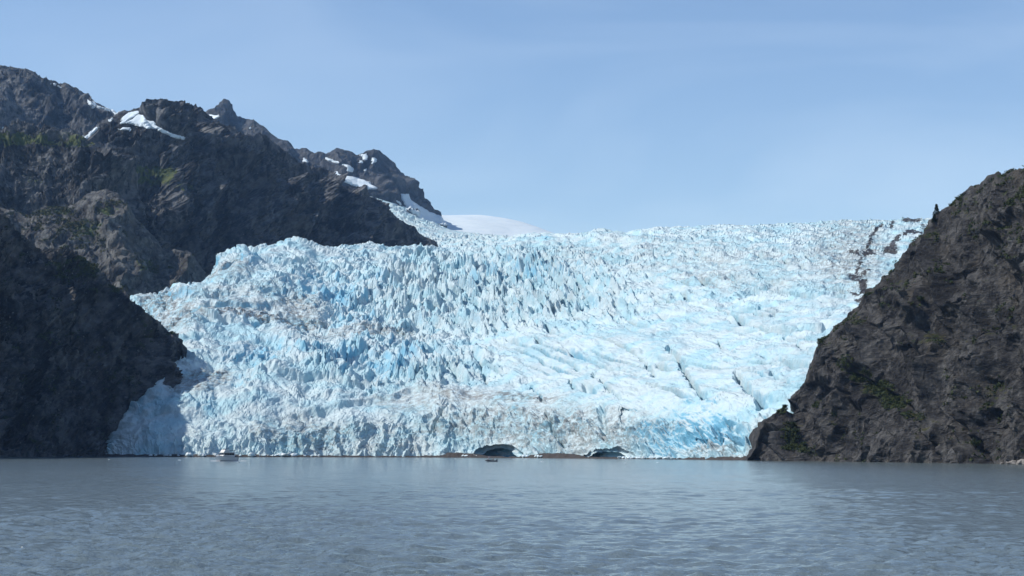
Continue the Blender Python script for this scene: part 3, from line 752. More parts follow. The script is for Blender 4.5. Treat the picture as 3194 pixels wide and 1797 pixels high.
# ------------------------------------------------------------------ moraine beach along the foot of the ice
BEACH = plain_mat('moraine_gravel', (0.050, 0.045, 0.042), 0.9, 0.2, 0.45, 0.4)
px = np.linspace(300, 2420, 700)
by0 = smooth1(np.interp(px, GX, G_FOOT), 22)
tops = np.interp(px, [300, 420, 560, 800, 1000, 1300, 1370, 1400, 1440, 1490, 1520, 1620, 1640, 1660, 1720, 1790, 1830, 1960, 2000, 2100, 2190, 2250, 2340, 2420],
                 [1.5, 1.5, 1.6, 1.6, 1.0, 0.7, 1.4, 3.4, 3.6, 2.4, 0.8, 0.4, 0.5, 2.2, 3.4, 2.8, 0.8, 0.6, 0.6, 0.5, 1.2, 2.0, 2.2, 2.0])
rows = [(-14, -1.5), (-8, 0.15), (-5, 0.6), (-2, 1.0), (4, 1.05), (20, 0.9)]
V = np.stack([np.stack([(px - CX) / FPX * (by0 + dy), by0 + dy, tops * h if h > 0 else np.full_like(px, h)], -1) for dy, h in rows])
V = pchip(np.arange(len(rows)), V.reshape(len(rows), -1), np.linspace(0, len(rows) - 1, 31)).reshape(31, len(px), 3)
V[..., 2] += fbm(V / 7, 4, 0.6) * 0.9 * sstep(-1.0, 0.6, V[..., 2])
V[..., 1] += fbm(V / 25 + 5, 3) * 3
beach = link('beach', fast_mesh('beach', V.reshape(-1, 3), grid_faces(31, len(px)), False), BEACH)
tag(beach, 'narrow dark gravel shore at the foot of the glacier front', 'beach', kind='structure')

# ------------------------------------------------------------------ water
def water_mat():
    m, nt, b = new_mat('silty_water')
    c = mixc(nt, ramp(nt, noise(nt, 0.006, 3, 0.5, (1, 0.35, 1)), 0.3, 0.7), (0.100, 0.132, 0.142), (0.120, 0.154, 0.164))
    nt.links.new(c, b.inputs['Base Color'])
    b.inputs['Roughness'].default_value = 0.10
    b.inputs['IOR'].default_value = 1.333
    bump(nt, b, noise(nt, 0.55, 5, 0.62, (0.8, 1.0, 1)), 1.0, 0.42)
    bump(nt, b, noise(nt, 2.6, 4, 0.6), 1.0, 0.10)
    return m
WATER = water_mat()
Y = np.concatenate([np.linspace(34, 74, 20), 75.0 * (9.3) ** np.linspace(0, 1, 640), 720.0 * (2.9) ** np.linspace(0, 1, 60)])   # rows from near to far
Y = np.concatenate([[-400, -100, 0, 15], Y, [2600, 4500, 7700]])
u = np.linspace(-1, 1, 440)
u = np.concatenate([[-6, -2.5, -1.5], u, [1.5, 2.5, 6]])
W = np.maximum(np.abs(Y), 60) * 0.31
X = u[None, :] * W[:, None]
YY = Y[:, None].repeat(len(u), 1)
Z = np.zeros_like(X)
step = np.gradient(Y)[:, None]; stepx = (W * 2 / 440)[:, None]
p3 = np.stack([X, YY, np.zeros_like(X)], -1)
for k, (lam, amp) in enumerate(((11.0, 0.06), (5.2, 0.13), (2.7, 0.22), (1.35, 0.19), (0.8, 0.09))):
    fade = np.clip(1.5 - 3.0 * np.maximum(step, stepx) / lam, 0, 1)
    a = 0.35 + 0.5 * k
    xr, yr = X * math.cos(a) + YY * math.sin(a), -X * math.sin(a) + YY * math.cos(a)
    Z += fade * amp * (1 - 2 * np.abs(perlin(np.stack([X / lam * 0.55 + 7 * k, YY / lam, np.full_like(X, 2.0 + k)], -1)))) * (0.7 + 0.6 * perlin(p3 / 60 + 4))
    Z += fade * amp * 0.6 * perlin(np.stack([xr / lam, yr / lam * 1.3, np.full_like(X, 9.0 + k)], -1))
Z -= 0.05
Z[:4] = 0; Z[-3:] = 0
water = link('water', fast_mesh('water', np.stack([X, YY, Z], -1).reshape(-1, 3), grid_faces(len(Y), len(u)), True), WATER)
tag(water, 'grey blue rippled sea water in front of the glacier', 'water', kind='structure')
# ------------------------------------------------------------------ hazy air
hm = bpy.data.materials.new('haze_air'); hm.use_nodes = True
hn = hm.node_tree; hn.nodes.remove(hn.nodes['Principled BSDF'])
pv = hn.nodes.new('ShaderNodeVolumePrincipled')
pv.inputs['Color'].default_value = (0.30, 0.56, 1.0, 1)
pv.inputs['Density'].default_value = 2.6e-5
pv.inputs['Anisotropy'].default_value = 0.3
pv.inputs['Absorption Color'].default_value = (1, 1, 1, 1)
hn.links.new(pv.outputs[0], hn.nodes['Material Output'].inputs['Volume'])
hb = np.array([(x, y, z) for z in (-16.0, 1230.0) for y in (-420.0, 7950.0) for x in (-14800.0, 14800.0)])
haze = link('haze', fast_mesh('haze', hb, np.array([(0, 2, 3, 1), (4, 5, 7, 6), (0, 1, 5, 4), (2, 6, 7, 3), (0, 4, 6, 2), (1, 3, 7, 5)])), hm)
tag(haze, 'thin bluish air between the viewer and the mountains', 'haze', kind='stuff')
# ---MARK-THINGS---

# ------------------------------------------------------------------ helpers for small things
def surf_at(V, nrm, x, y, rows=None):
    ppx, ppy = proj(V[:rows] if rows else V)
    k = np.argmin((ppx - x) ** 2 + (ppy - y) ** 2)
    i, j = divmod(k, V.shape[1])
    return V[i, j], nrm[i, j]

def bm_obj(name, bm, mat, parent=None, smooth=False):
    me = bpy.data.meshes.new(name)
    bmesh.ops.recalc_face_normals(bm, faces=bm.faces)
    bm.to_mesh(me); bm.free()
    for p in me.polygons: p.use_smooth = smooth
    return link(name, me, mat, parent)

def box(bm, x0, x1, y0, y1, z0, z1, bev=0.0, taper=(0, 0, 0, 0)):
    """box; taper = how far the top moves in at x0, x1, y0, y1"""
    a, b, c, d = taper
    vs = [bm.verts.new(p) for p in ((x0, y0, z0), (x1, y0, z0), (x1, y1, z0), (x0, y1, z0), (x0 + a, y0 + c, z1), (x1 - b, y0 + c, z1), (x1 - b, y1 - d, z1), (x0 + a, y1 - d, z1))]
    fs = [bm.faces.new([vs[i] for i in f]) for f in ((3, 2, 1, 0), (4, 5, 6, 7), (0, 1, 5, 4), (1, 2, 6, 5), (2, 3, 7, 6), (3, 0, 4, 7))]
    if bev: bmesh.ops.bevel(bm, geom=list({e for f in fs for e in f.edges}), offset=bev, segments=2, affect='EDGES')

def tube(bm, pts, rad, n=8, cap=True):
    pts = [Vector(p) for p in pts]
    rad = rad if isinstance(rad, (list, tuple)) else [rad] * len(pts)
    rings = []
    for i, p in enumerate(pts):
        d = (pts[min(i + 1, len(pts) - 1)] - pts[max(i - 1, 0)]).normalized()
        a = d.cross(Vector((0, 0, 1)));  a = a if a.length > 1e-3 else Vector((1, 0, 0)); a.normalize(); b = d.cross(a).normalized()
        rings.append([bm.verts.new(p + (a * math.cos(k * 2 * math.pi / n) + b * math.sin(k * 2 * math.pi / n)) * rad[i]) for k in range(n)])
    for r0, r1 in zip(rings[:-1], rings[1:]):
        for k in range(n): bm.faces.new((r0[k], r0[(k + 1) % n], r1[(k + 1) % n], r1[k]))
    if cap: bm.faces.new(rings[0][::-1]); bm.faces.new(rings[-1])

def empty(name, loc, rz=0.0):
    o = bpy.data.objects.new(name, None); COL.objects.link(o)
    o.location = loc; o.rotation_euler = (0, 0, rz)
    return o

def copy_tree(o, parent=None):
    c = o.copy(); COL.objects.link(c); c.parent = parent
    for ch in o.children: copy_tree(ch, c)
    return c

# ------------------------------------------------------------------ plants
def leaf_mat(name, dark, light):
    m, nt, b = new_mat(name)
    c = mixc(nt, ramp(nt, noise(nt, 0.35, 3, 0.6, None, 'Object'), 0.35, 0.65), dark, light)
    nt.links.new(c, b.inputs['Base Color'])
    b.inputs['Roughness'].default_value = 0.7; b.inputs['Specular IOR Level'].default_value = 0.2
    return m
LEAF = leaf_mat('alder_leaves', (0.017, 0.030, 0.009), (0.046, 0.058, 0.018))
LEAF2 = leaf_mat('scrub_leaves', (0.020, 0.032, 0.012), (0.060, 0.062, 0.024))
BARK = plain_mat('bark', (0.060, 0.048, 0.038), 0.9, 0.1, 0.3, 4.0)

def leaf_quads(centres, radius, count, size, rng, squash=0.7):
    """count small leaf faces in the volume round each centre"""
    n = len(centres) * count
    d = rng.normal(size=(n, 3)); d /= np.linalg.norm(d, axis=1)[:, None]
    rr = rng.random(n) ** 0.45
    c = np.repeat(centres, count, 0) + d * (rr * np.repeat(radius, count))[:, None] * np.array([1, 1, squash])
    a = rng.normal(size=(n, 3)); a /= np.linalg.norm(a, axis=1)[:, None]
    b = np.cross(a, d + 0.4 * rng.normal(size=(n, 3))); b /= np.linalg.norm(b, axis=1)[:, None] + 1e-6
    sz = size * (0.6 + 0.8 * rng.random(n))[:, None]
    v = np.stack([c - a * sz, c + b * sz * 0.55, c + a * sz, c - b * sz * 0.55], 1).reshape(-1, 3)
    return v, np.arange(n * 4).reshape(-1, 4)

def scrub(name, V, nrm, blob_list, want, spread, size, label, seed, mat, rows, bias=-0.35):
    rng = np.random.default_rng(seed)
    W, Nn = V[8:rows], nrm[8:rows]
    ppx, ppy = proj(W)
    m = blobs(ppx, ppy, blob_list) + bias + 0.8 * fbm(W / (spread * 9) + seed, 3) + 0.5 * (Nn[..., 2] - 0.5)
    m[(ppx < -80) | (ppx > 3300)] = -1
    k = np.flatnonzero(m.ravel() > 0.12)
    if len(k) == 0: return
    w = np.clip(m.ravel()[k], 0, 1); k = rng.choice(k, min(want, len(k)), replace=False, p=w / w.sum())
    c = W.reshape(-1, 3)[k]; rad = spread * (0.5 + rng.random(len(k)))
    v, f = leaf_quads(c + np.array([0, 0, 0.25 * spread]), rad, 14, size, rng)
    o = link(name, fast_mesh(name, v, f), mat)
    tag(o, label, 'scrub', kind='stuff')
scrub('headland_scrub', RV, Rn, R_VEG, 2600, 1.3, 0.5, 'dark green alder scrub in the gullies and on the top of the right headland', 5, LEAF, 320)
scrub('slope_scrub', EV, En, [(170, 660, 70, 14, 0.7), (270, 720, 70, 40, 0.6), (330, 650, 50, 25, 0.5), (470, 830, 60, 25, 0.6), (200, 720, 130, 50, 0.4)], 1100, 2.6, 1.1,
      'green scrub scattered over the broken slope at the left', 6, LEAF2, 180)
scrub('cliff_scrub', DV, Dn, [(230, 840, 90, 45, 0.95), (320, 900, 50, 20, 0.5), (320, 1090, 30, 18, 0.4)], 900, 2.0, 0.8,
      'dark green bushes on the shoulder of the shaded left cliff', 7, LEAF, 245)

def make_shrub(seed, h):
    rng = np.random.default_rng(seed)
    root = empty('shrub', (0, 0, 0))
    bm = bmesh.new()
    tips = []
    for k in range(5):
        a = k * 1.26 + rng.random(); r = h * (0.25 + 0.25 * rng.random())
        p = [(0, 0, -0.3), (math.cos(a) * r * 0.4, math.sin(a) * r * 0.4, h * 0.4), (math.cos(a) * r, math.sin(a) * r, h * (0.7 + 0.2 * rng.random()))]
        tube(bm, p, [0.09, 0.06, 0.03], 5); tips += [p[2], ((p[1][0] + p[2][0]) / 2, (p[1][1] + p[2][1]) / 2, (p[1][2] + p[2][2]) / 2)]
    bm_obj('stem', bm, BARK, root)
    v, f = leaf_quads(np.array(tips), np.full(len(tips), h * 0.33), 46, 0.34, rng, 0.8)
    link('foliage', fast_mesh('foliage', v, f), LEAF, root)
    return root
shrubs = [make_shrub(21, 3.6), make_shrub(22, 4.4), make_shrub(23, 3.0)]
SPOTS = [(2470, 1335), (2482, 1352), (2458, 1358), (2492, 1372), (2445, 1362), (2505, 1392), (2448, 1276), (2698, 1172), (2722, 1188), (2745, 1212), (2770, 1226), (2800, 1250), (2660, 1140), (2604, 1308),
         (3046, 1345), (3056, 1372), (3040, 1395), (2560, 1072), (2878, 948)]
for i, (x, y) in enumerate(SPOTS):
    o = shrubs[i] if i < 3 else copy_tree(shrubs[i % 3])
    p, _n = surf_at(RV, Rn, x, y, 320)
    o.location = p + np.array([0, -0.2, -0.2]); o.rotation_euler = (0, 0, i * 2.1)
    k = 0.8 + 0.35 * random.random(); o.scale = (k, k, k)
    if i < 6: tag(o, 'bright green shrub in the gully above the left foot of the headland', 'shrub', 'shrubs in the headland gully')
    elif i == 6: tag(o, 'shrub on top of the low rock spur beside the ice', 'shrub')
    elif i < 13: tag(o, 'dark green shrub on the slanting ledge across the headland', 'shrub', 'shrubs along the headland ledge')
    elif i == 13: tag(o, 'lone shrub on grey rock left of centre low on the headland', 'shrub')
    elif i < 17: tag(o, 'shrub in the dark cleft at the lower right of the headland', 'shrub', 'shrubs in the dark cleft')
    elif i == 17: tag(o, 'shrub hanging on the left edge of the headland against the ice', 'shrub')
    else: tag(o, 'small shrub on the yellowish ledge halfway up the headland', 'shrub')

def make_spruce(h, seed):
    rng = np.random.default_rng(seed)
    root = empty('spruce_tree', (0, 0, 0))
    bm = bmesh.new(); tube(bm, [(0, 0, -1), (0, 0, h * 0.5), (0.05, 0, h)], [0.16, 0.09, 0.02], 6); bm_obj('trunk', bm, BARK, root)
    vs, fs = [], []
    for z in np.arange(0.06, 0.98, 0.045):
        R = h * 0.30 * (1 - z) ** 0.8 * (0.7 + 0.6 * rng.random()) + 0.15
        for k in range(7):
            a = rng.random() * 6.28
            for q in np.linspace(0.2, 1, 5):
                c = np.array([math.cos(a) * R * q, math.sin(a) * R * q, h * z - 0.35 * R * q ** 1.5])
                for _ in range(3):
                    d = rng.normal(size=3) * 0.5 + np.array([math.cos(a), math.sin(a), -0.3]); d /= np.linalg.norm(d)
                    e = np.cross(d, rng.normal(size=3)); e /= np.linalg.norm(e); w = 0.34
                    fs.append(range(len(vs), len(vs) + 3)); vs += [c - e * w * 0.5, c + e * w * 0.5, c + d * w * 1.3]
    link('crown', fast_mesh('crown', np.array(vs), np.array([list(f) for f in fs])), NEEDLE, root)
    return root
NEEDLE = leaf_mat('spruce_needles', (0.008, 0.016, 0.010), (0.020, 0.032, 0.016))
for (x, y, h, lab) in ((2921, 668, 6.5, 'dark spruce tree standing out against the sky on the headland skyline'), (2912, 690, 4.0, 'small dark spruce just below the skyline spruce, at the ice edge')):
    t = make_spruce(h, int(x)); p, _n = surf_at(RV, Rn, x, y, 320); t.location = p + np.array([0, -0.4, -0.6]); tag(t, lab, 'tree')

# ------------------------------------------------------------------ ice blocks and boulders
def lump_mesh(name, seed, flat=0.7, sub=2, rough=0.35):
    bm = bmesh.new(); bmesh.ops.create_icosphere(bm, subdivisions=sub, radius=1.0)
    co = np.array([v.co[:] for v in bm.verts])
    d = 1 + rough * fbm(co * 0.9 + seed * 7.7, 3) + 0.18 * np.sign(perlin(co * 1.7 + seed)) * np.abs(perlin(co * 1.7 + seed)) ** 0.5
    for v, k in zip(bm.verts, d): v.co = v.co * float(k); v.co.z *= flat
    me = bpy.data.meshes.new(name); bm.to_mesh(me); bm.free()
    return me
def block_mat():
    m, nt, b = new_mat('stranded_ice')
    c = mixc(nt, ramp(nt, noise(nt, 0.8, 4), 0.4, 0.65), (0.62, 0.68, 0.70), (0.42, 0.60, 0.68))
    c = mixc(nt, ramp(nt, noise(nt, 1.7, 5), 0.56, 0.72), c, (0.20, 0.18, 0.16))
    nt.links.new(c, b.inputs['Base Color']); b.inputs['Roughness'].default_value = 0.5
    return m
BLOCK = block_mat()
lumps = [lump_mesh('ice_block', k) for k in range(6)]
for me in lumps: me.materials.append(BLOCK)
def foot_at(x): return float(np.interp(x, GX, G_FOOT))
rng = np.random.default_rng(3)
def drop(x, dy, size, z, me, name):
    Y = foot_at(x) + dy
    o = bpy.data.objects.new(name, me); COL.objects.link(o)
    o.location = ((x - CX) / FPX * Y, Y, z)
    o.rotation_euler = (rng.normal() * 0.25, rng.normal() * 0.25, rng.random() * 6.28)
    o.scale = (size * (0.8 + 0.6 * rng.random()), size * (0.8 + 0.4 * rng.random()), size * (0.7 + 0.5 * rng.random()))
    return o
for x in list(rng.uniform(470, 1010, 46)):
    big = rng.random() < 0.25
    o = drop(x, -8 + 6 * rng.random(), 2.4 if big else 0.8 + 0.7 * rng.random(), 1.6 if big else 1.2, lumps[rng.integers(6)], 'ice_block')
    tag(o, 'white ice block stranded on the dark shore at the left end of the glacier front', 'ice', 'ice blocks on the left shore')
for x in list(rng.uniform(1440, 1490, 7)) + list(rng.uniform(1600, 1690, 9)):
    o = drop(x, -9 + 4 * rng.random(), 0.7 + 0.9 * rng.random(), 1.3, lumps[rng.integers(6)], 'ice_block')
    tag(o, 'white ice block lying on the shore beside the larger ice cave', 'ice', 'ice blocks by the larger cave')
for x in list(rng.uniform(1930, 2140, 18)):
    o = drop(x, -9 + 4 * rng.random(), 0.8 + 1.0 * rng.random(), 0.8, lumps[rng.integers(6)], 'ice_block')
    tag(o, 'white ice block at the waterline right of the smaller ice cave', 'ice', 'ice blocks right of the smaller cave')
for i, (x, y, sz) in enumerate(((560, 1436, 0.55), (745, 1443, 0.4), (340, 1434, 0.45), (1420, 1432, 0.5), (1690, 1441, 0.6), (1950, 1445, 0.5), (2050, 1443, 0.45), (1300, 1440, 0.35), (960, 1433, 0.4))):
    Y = CAMH * FPX / (y - ROLL * (x - CX) - HY)
    o = bpy.data.objects.new('ice_floe', lumps[i % 6]); COL.objects.link(o)
    o.location = ((x - CX) / FPX * Y, Y, 0.08); o.scale = (sz * 1.6, sz, sz * 0.5); o.rotation_euler = (0, 0, i)
    tag(o, 'tiny white scrap of ice floating on the water before the glacier', 'ice', 'scraps of floating ice')
STONE = plain_mat('pale_boulder', (0.17, 0.16, 0.15), 0.9, 0.2, 0.35, 0.8)
stones = [lump_mesh('boulder', 40 + k, 0.65) for k in range(3)]
for me in stones: me.materials.append(STONE)
for i, (x, dy, sz) in enumerate(((3150, -3, 1.6), (3168, -4, 2.2), (3188, -3, 2.6), (3125, -2, 1.0), (3178, -6, 1.2), (3205, -4, 2.0))):
    Y = float(np.interp(x, [2322, 2450, 2800, 3194, 3900], [1165, 1120, 1000, 880, 700])) + dy
    o = bpy.data.objects.new('boulder', stones[i % 3]); COL.objects.link(o)
    o.location = ((x - CX) / FPX * Y, Y, sz * 0.25); o.scale = (sz * 1.2, sz, sz); o.rotation_euler = (0.2 * i, 0.1, i * 1.3)
    tag(o, ('pale boulder second from the left in the heap at the right waterline', 'broad pale boulder in the middle of the heap at the right waterline', 'largest pale boulder at the right edge of the water',
            'small pale boulder leftmost of those at the right waterline', 'small pale boulder lying in front of the heap at the right waterline', 'pale boulder cut by the right edge of the picture')[i], 'boulder', 'pale boulders at the right waterline')

# ------------------------------------------------------------------ tour boat
WHITE = plain_mat('white_gelcoat', (0.62, 0.62, 0.60), 0.35, 0.5, 0.06, 1.5)
GLASS = plain_mat('tinted_glass', (0.012, 0.014, 0.018), 0.08, 0.6, 0.1, 1.0)
NAVY = plain_mat('navy_canvas', (0.018, 0.026, 0.045), 0.85, 0.2, 0.2, 3.0)
STEEL = plain_mat('stainless_rail', (0.45, 0.45, 0.46), 0.35, 0.5, 0.1, 3.0, 0.8)
BOOT = plain_mat('black_boot_stripe', (0.015, 0.016, 0.02), 0.5, 0.4, 0.2, 2.0)
def boat():
    Y = CAMH * FPX / (1440.2 - HY); X = (706 - CX) / FPX * Y
    root = empty('tour_boat', (X, Y, -0.05), 0)
    phi = math.radians(43); root.scale = (1.08, 1.08, 1.22); root.rotation_euler = (0, 0, math.atan2(-math.cos(phi), -math.sin(phi)))
    tag(root, 'white tour boat with a dark window band and canvas top near the left shore', 'boat')
    xs = [-6.0, -4.5, -2, 0.5, 2.5, 4.2, 5.4, 6.2]
    dk = [1.85, 1.95, 2.0, 2.0, 1.9, 1.5, 0.85, 0.05]; wl = [1.65, 1.75, 1.8, 1.75, 1.5, 0.95, 0.35, 0.0]; zd = [1.75, 1.75, 1.8, 1.9, 2.05, 2.25, 2.4, 2.5]
    def hull(z0, z1, mat, name, off=0.0):
        bm = bmesh.new(); secs = []
        for x, d, w, zz in zip(xs, dk, wl, zd):
            row = []
            for t in np.linspace(z0, z1, 6):
                f = t ** 0.8; row.append((x + (0.35 * (t - 1) if x > 5 else 0), w + (d - w) * f + off, -0.5 + (zz + 0.5) * t))
            secs.append([bm.verts.new((a, -b, c)) for a, b, c in row[::-1]] + [bm.verts.new((a, b, c)) for a, b, c in row])
        for r0, r1 in zip(secs[:-1], secs[1:]):
            for k in range(len(r0) - 1): bm.faces.new((r0[k], r0[k + 1], r1[k + 1], r1[k]))
            if z1 == 1: bm.faces.new((r0[-1], r0[0], r1[0], r1[-1]))
        bm.faces.new(secs[0])
        return bm_obj(name, bm, mat, root, True)
    h = hull(0, 1, WHITE, 'hull'); st = hull(0.0, 0.27, BOOT, 'boot_stripe', 0.012); st.parent = h
    bm = bmesh.new()
    for sgn in (-1, 1): tube(bm, [(x, sgn * (d + 0.03), z - 0.08) for x, d, z in zip(xs[:-1], dk, zd)], 0.05, 6)
    bm_obj('rub_rail', bm, BOOT, h)
    bm = bmesh.new(); box(bm, -3.8, 3.2, -1.65, 1.65, 1.7, 3.55, 0.06, (0.05, 0.75, 0.12, 0.12)); cab = bm_obj('cabin', bm, WHITE, root)
    for sgn in (-1, 1):
        for k in range(4):
            x0 = -3.5 + k * 1.5; bm = bmesh.new()
            box(bm, x0, x0 + 1.32, sgn * 1.60 - 0.06, sgn * 1.60 + 0.06, 2.5, 3.35, 0.02); bm_obj('window', bm, GLASS, cab)
    for k in range(3):
        bm = bmesh.new(); y0 = -1.5 + k * 1.02
        box(bm, 2.62, 2.86, y0, y0 + 0.94, 2.55, 3.4, 0.02, (-0.04, 0.22, 0, 0)); bm_obj('windscreen', bm, GLASS, cab)
    bm = bmesh.new(); box(bm, -4.1, 3.1, -1.85, 1.85, 3.55, 3.72, 0.05, (0, 0.1, 0.05, 0.05)); roof = bm_obj('roof', bm, WHITE, root)
    bm = bmesh.new(); box(bm, -0.9, 2.7, -1.6, 1.6, 3.72, 4.85, 0.12, (0.1, 0.9, 0.15, 0.15)); bm_obj('flybridge', bm, WHITE, root)
    bm = bmesh.new(); box(bm, 0.9, 1.5, -1.3, 1.3, 4.8, 5.25, 0.05, (0, 0.35, 0.1, 0.1)); bm_obj('flybridge_windscreen', bm, GLASS, root)
    bm = bmesh.new(); box(bm, -4.3, -1.2, -1.75, 1.75, 4.35, 4.55, 0.05, (0.1, 0.1, 0.2, 0.2)); cv = bm_obj('canopy', bm, NAVY, root)
    for x in (-4.1, -1.4):
        for y in (-1.6, 1.6): bm = bmesh.new(); tube(bm, [(x, y, 3.7), (x, y, 4.4)], 0.035, 6); bm_obj('canopy_post', bm, STEEL, cv)
    bm = bmesh.new(); tube(bm, [(-0.9, 0, 4.4), (-1.1, 0, 6.1)], [0.06, 0.03], 6); box(bm, -1.25, -0.75, -0.5, 0.5, 5.35, 5.5, 0.03); bm_obj('mast', bm, NAVY, root)
    bm = bmesh.new()
    for sgn in (-1, 1):
        tube(bm, [(x, sgn * max(d - 0.08, 0.02), z + 0.75) for x, d, z in list(zip(xs, dk, zd))[3:]], 0.03, 5)
        for x, d, z in list(zip(xs, dk, zd))[3:]: tube(bm, [(x, sgn * max(d - 0.08, 0.02), z), (x, sgn * max(d - 0.08, 0.02), z + 0.75)], 0.025, 5)
    bm_obj('bow_rail', bm, STEEL, root)
    bm = bmesh.new(); box(bm, -5.9, -3.9, -1.6, 1.6, 2.6, 2.75, 0.03); bm_obj('aft_deck', bm, WHITE, root)
    bm = bmesh.new(); box(bm, -3.86, -3.8, -0.5, 0.3, 1.8, 3.4, 0.01); bm_obj('cabin_door', bm, GLASS, cab)
    return root, X, Y
tour, BX, BY = boat()
FOAM = plain_mat('foam', (0.60, 0.63, 0.65), 0.9, 0.2, 0.1, 1.0)
rng = np.random.default_rng(8)
def foam(name, cx, cy, n, sx, sy, label):
    V, F = [], []
    for k in range(n):
        c = np.array([cx + rng.normal() * sx, cy + rng.normal() * sy, 0.02]); r = 0.15 + 0.35 * rng.random(); m = 7; b = len(V)
        V.append(c + np.array([0, 0, 0.10 + 0.12 * r]))
        for a in range(m): V.append(c + np.array([math.cos(a * 6.283 / m) * r * (1.2 + rng.random()), math.sin(a * 6.283 / m) * r * (0.7 + 0.5 * rng.random()), -0.04]))
        F += [(b, b + 1 + a, b + 1 + (a + 1) % m) for a in range(m)]
    o = link(name, fast_mesh(name, np.array(V), np.array(F)), FOAM); tag(o, label, 'foam', kind='stuff')
foam('wake_foam', BX - 4.2, BY - 4.5, 26, 1.0, 0.8, 'white foam at the bow of the tour boat')
foam('stern_foam', BX + 7.2, BY + 1.5, 22, 1.6, 0.7, 'white foam trailing behind the tour boat')

# ------------------------------------------------------------------ inflatable boat with people
RUB_L = plain_mat('light_grey_rubber', (0.16, 0.155, 0.15), 0.6, 0.3, 0.1, 3.0)
RUB = plain_mat('dark_rubber', (0.030, 0.034, 0.042), 0.6, 0.3, 0.2, 3.0)
def zodiac():
    Y = CAMH * FPX / (1440.3 - HY); X = (1532 - CX) / FPX * Y
    root = empty('inflatable_boat', (X, Y, 0.0), 0)
    phi = math.radians(68); root.rotation_euler = (0, 0, math.atan2(-math.cos(phi), -math.sin(phi)))
    tag(root, 'dark inflatable boat carrying people in front of the larger ice cave', 'boat')
    bm = bmesh.new()
    side = [(-3.0, 1.0), (-2.0, 1.02), (0, 1.02), (1.5, 0.95), (2.4, 0.65), (2.95, 0.2)]
    pts = [(x, y, 0.36 + (0.12 * max(0, x - 0.8))) for x, y in side] + [(x, -y, 0.36 + (0.12 * max(0, x - 0.8))) for x, y in side[::-1]]
    tube(bm, pts, [0.16] + [0.29] * (len(pts) - 2) + [0.16], 12); bm_obj('tube', bm, RUB, root, True)
    bm = bmesh.new(); box(bm, -2.9, 2.2, -0.8, 0.8, 0.02, 0.2, 0.03, (0, 0, 0, 0)); bm_obj('floor', bm, RUB, root)
    bm = bmesh.new(); box(bm, -3.0, -2.88, -0.8, 0.8, 0.1, 0.75, 0.02); bm_obj('transom', bm, RUB, root)
    bm = bmesh.new(); box(bm, 0.5, 2.2, -0.75, 0.75, 0.2, 0.95, 0.12, (0.1, 0.5, 0.1, 0.1)); bm_obj('bow_locker', bm, RUB_L, root)
    bm = bmesh.new(); box(bm, -0.9, -0.4, -0.35, 0.35, 0.2, 1.15, 0.06, (0, 0.15, 0, 0)); con = bm_obj('console', bm, RUB_L, root)
    bm = bmesh.new(); tube(bm, [(-0.95, 0.16 * math.cos(a), 1.05 + 0.16 * math.sin(a)) for a in np.linspace(0, 6.283, 11)], 0.02, 5, False); bm_obj('wheel', bm, RUB, con)
    for y in (-0.35, 0.35):
        bm = bmesh.new(); box(bm, -3.5, -2.95, y - 0.2, y + 0.2, 0.75, 1.25, 0.08, (0.08, 0, 0.03, 0.03)); m = bm_obj('outboard_motor', bm, RUB, root)
        bm = bmesh.new(); box(bm, -3.35, -3.12, y - 0.07, y + 0.07, -0.4, 0.8, 0.03); bm_obj('motor_leg', bm, RUB, m)
    for x in (-1.6, -2.3):
        bm = bmesh.new(); box(bm, x - 0.18, x + 0.18, -0.78, 0.78, 0.55, 0.65, 0.02); bm_obj('bench', bm, RUB_L, root)
    return root
zod = zodiac()
bpy.context.view_layer.update()

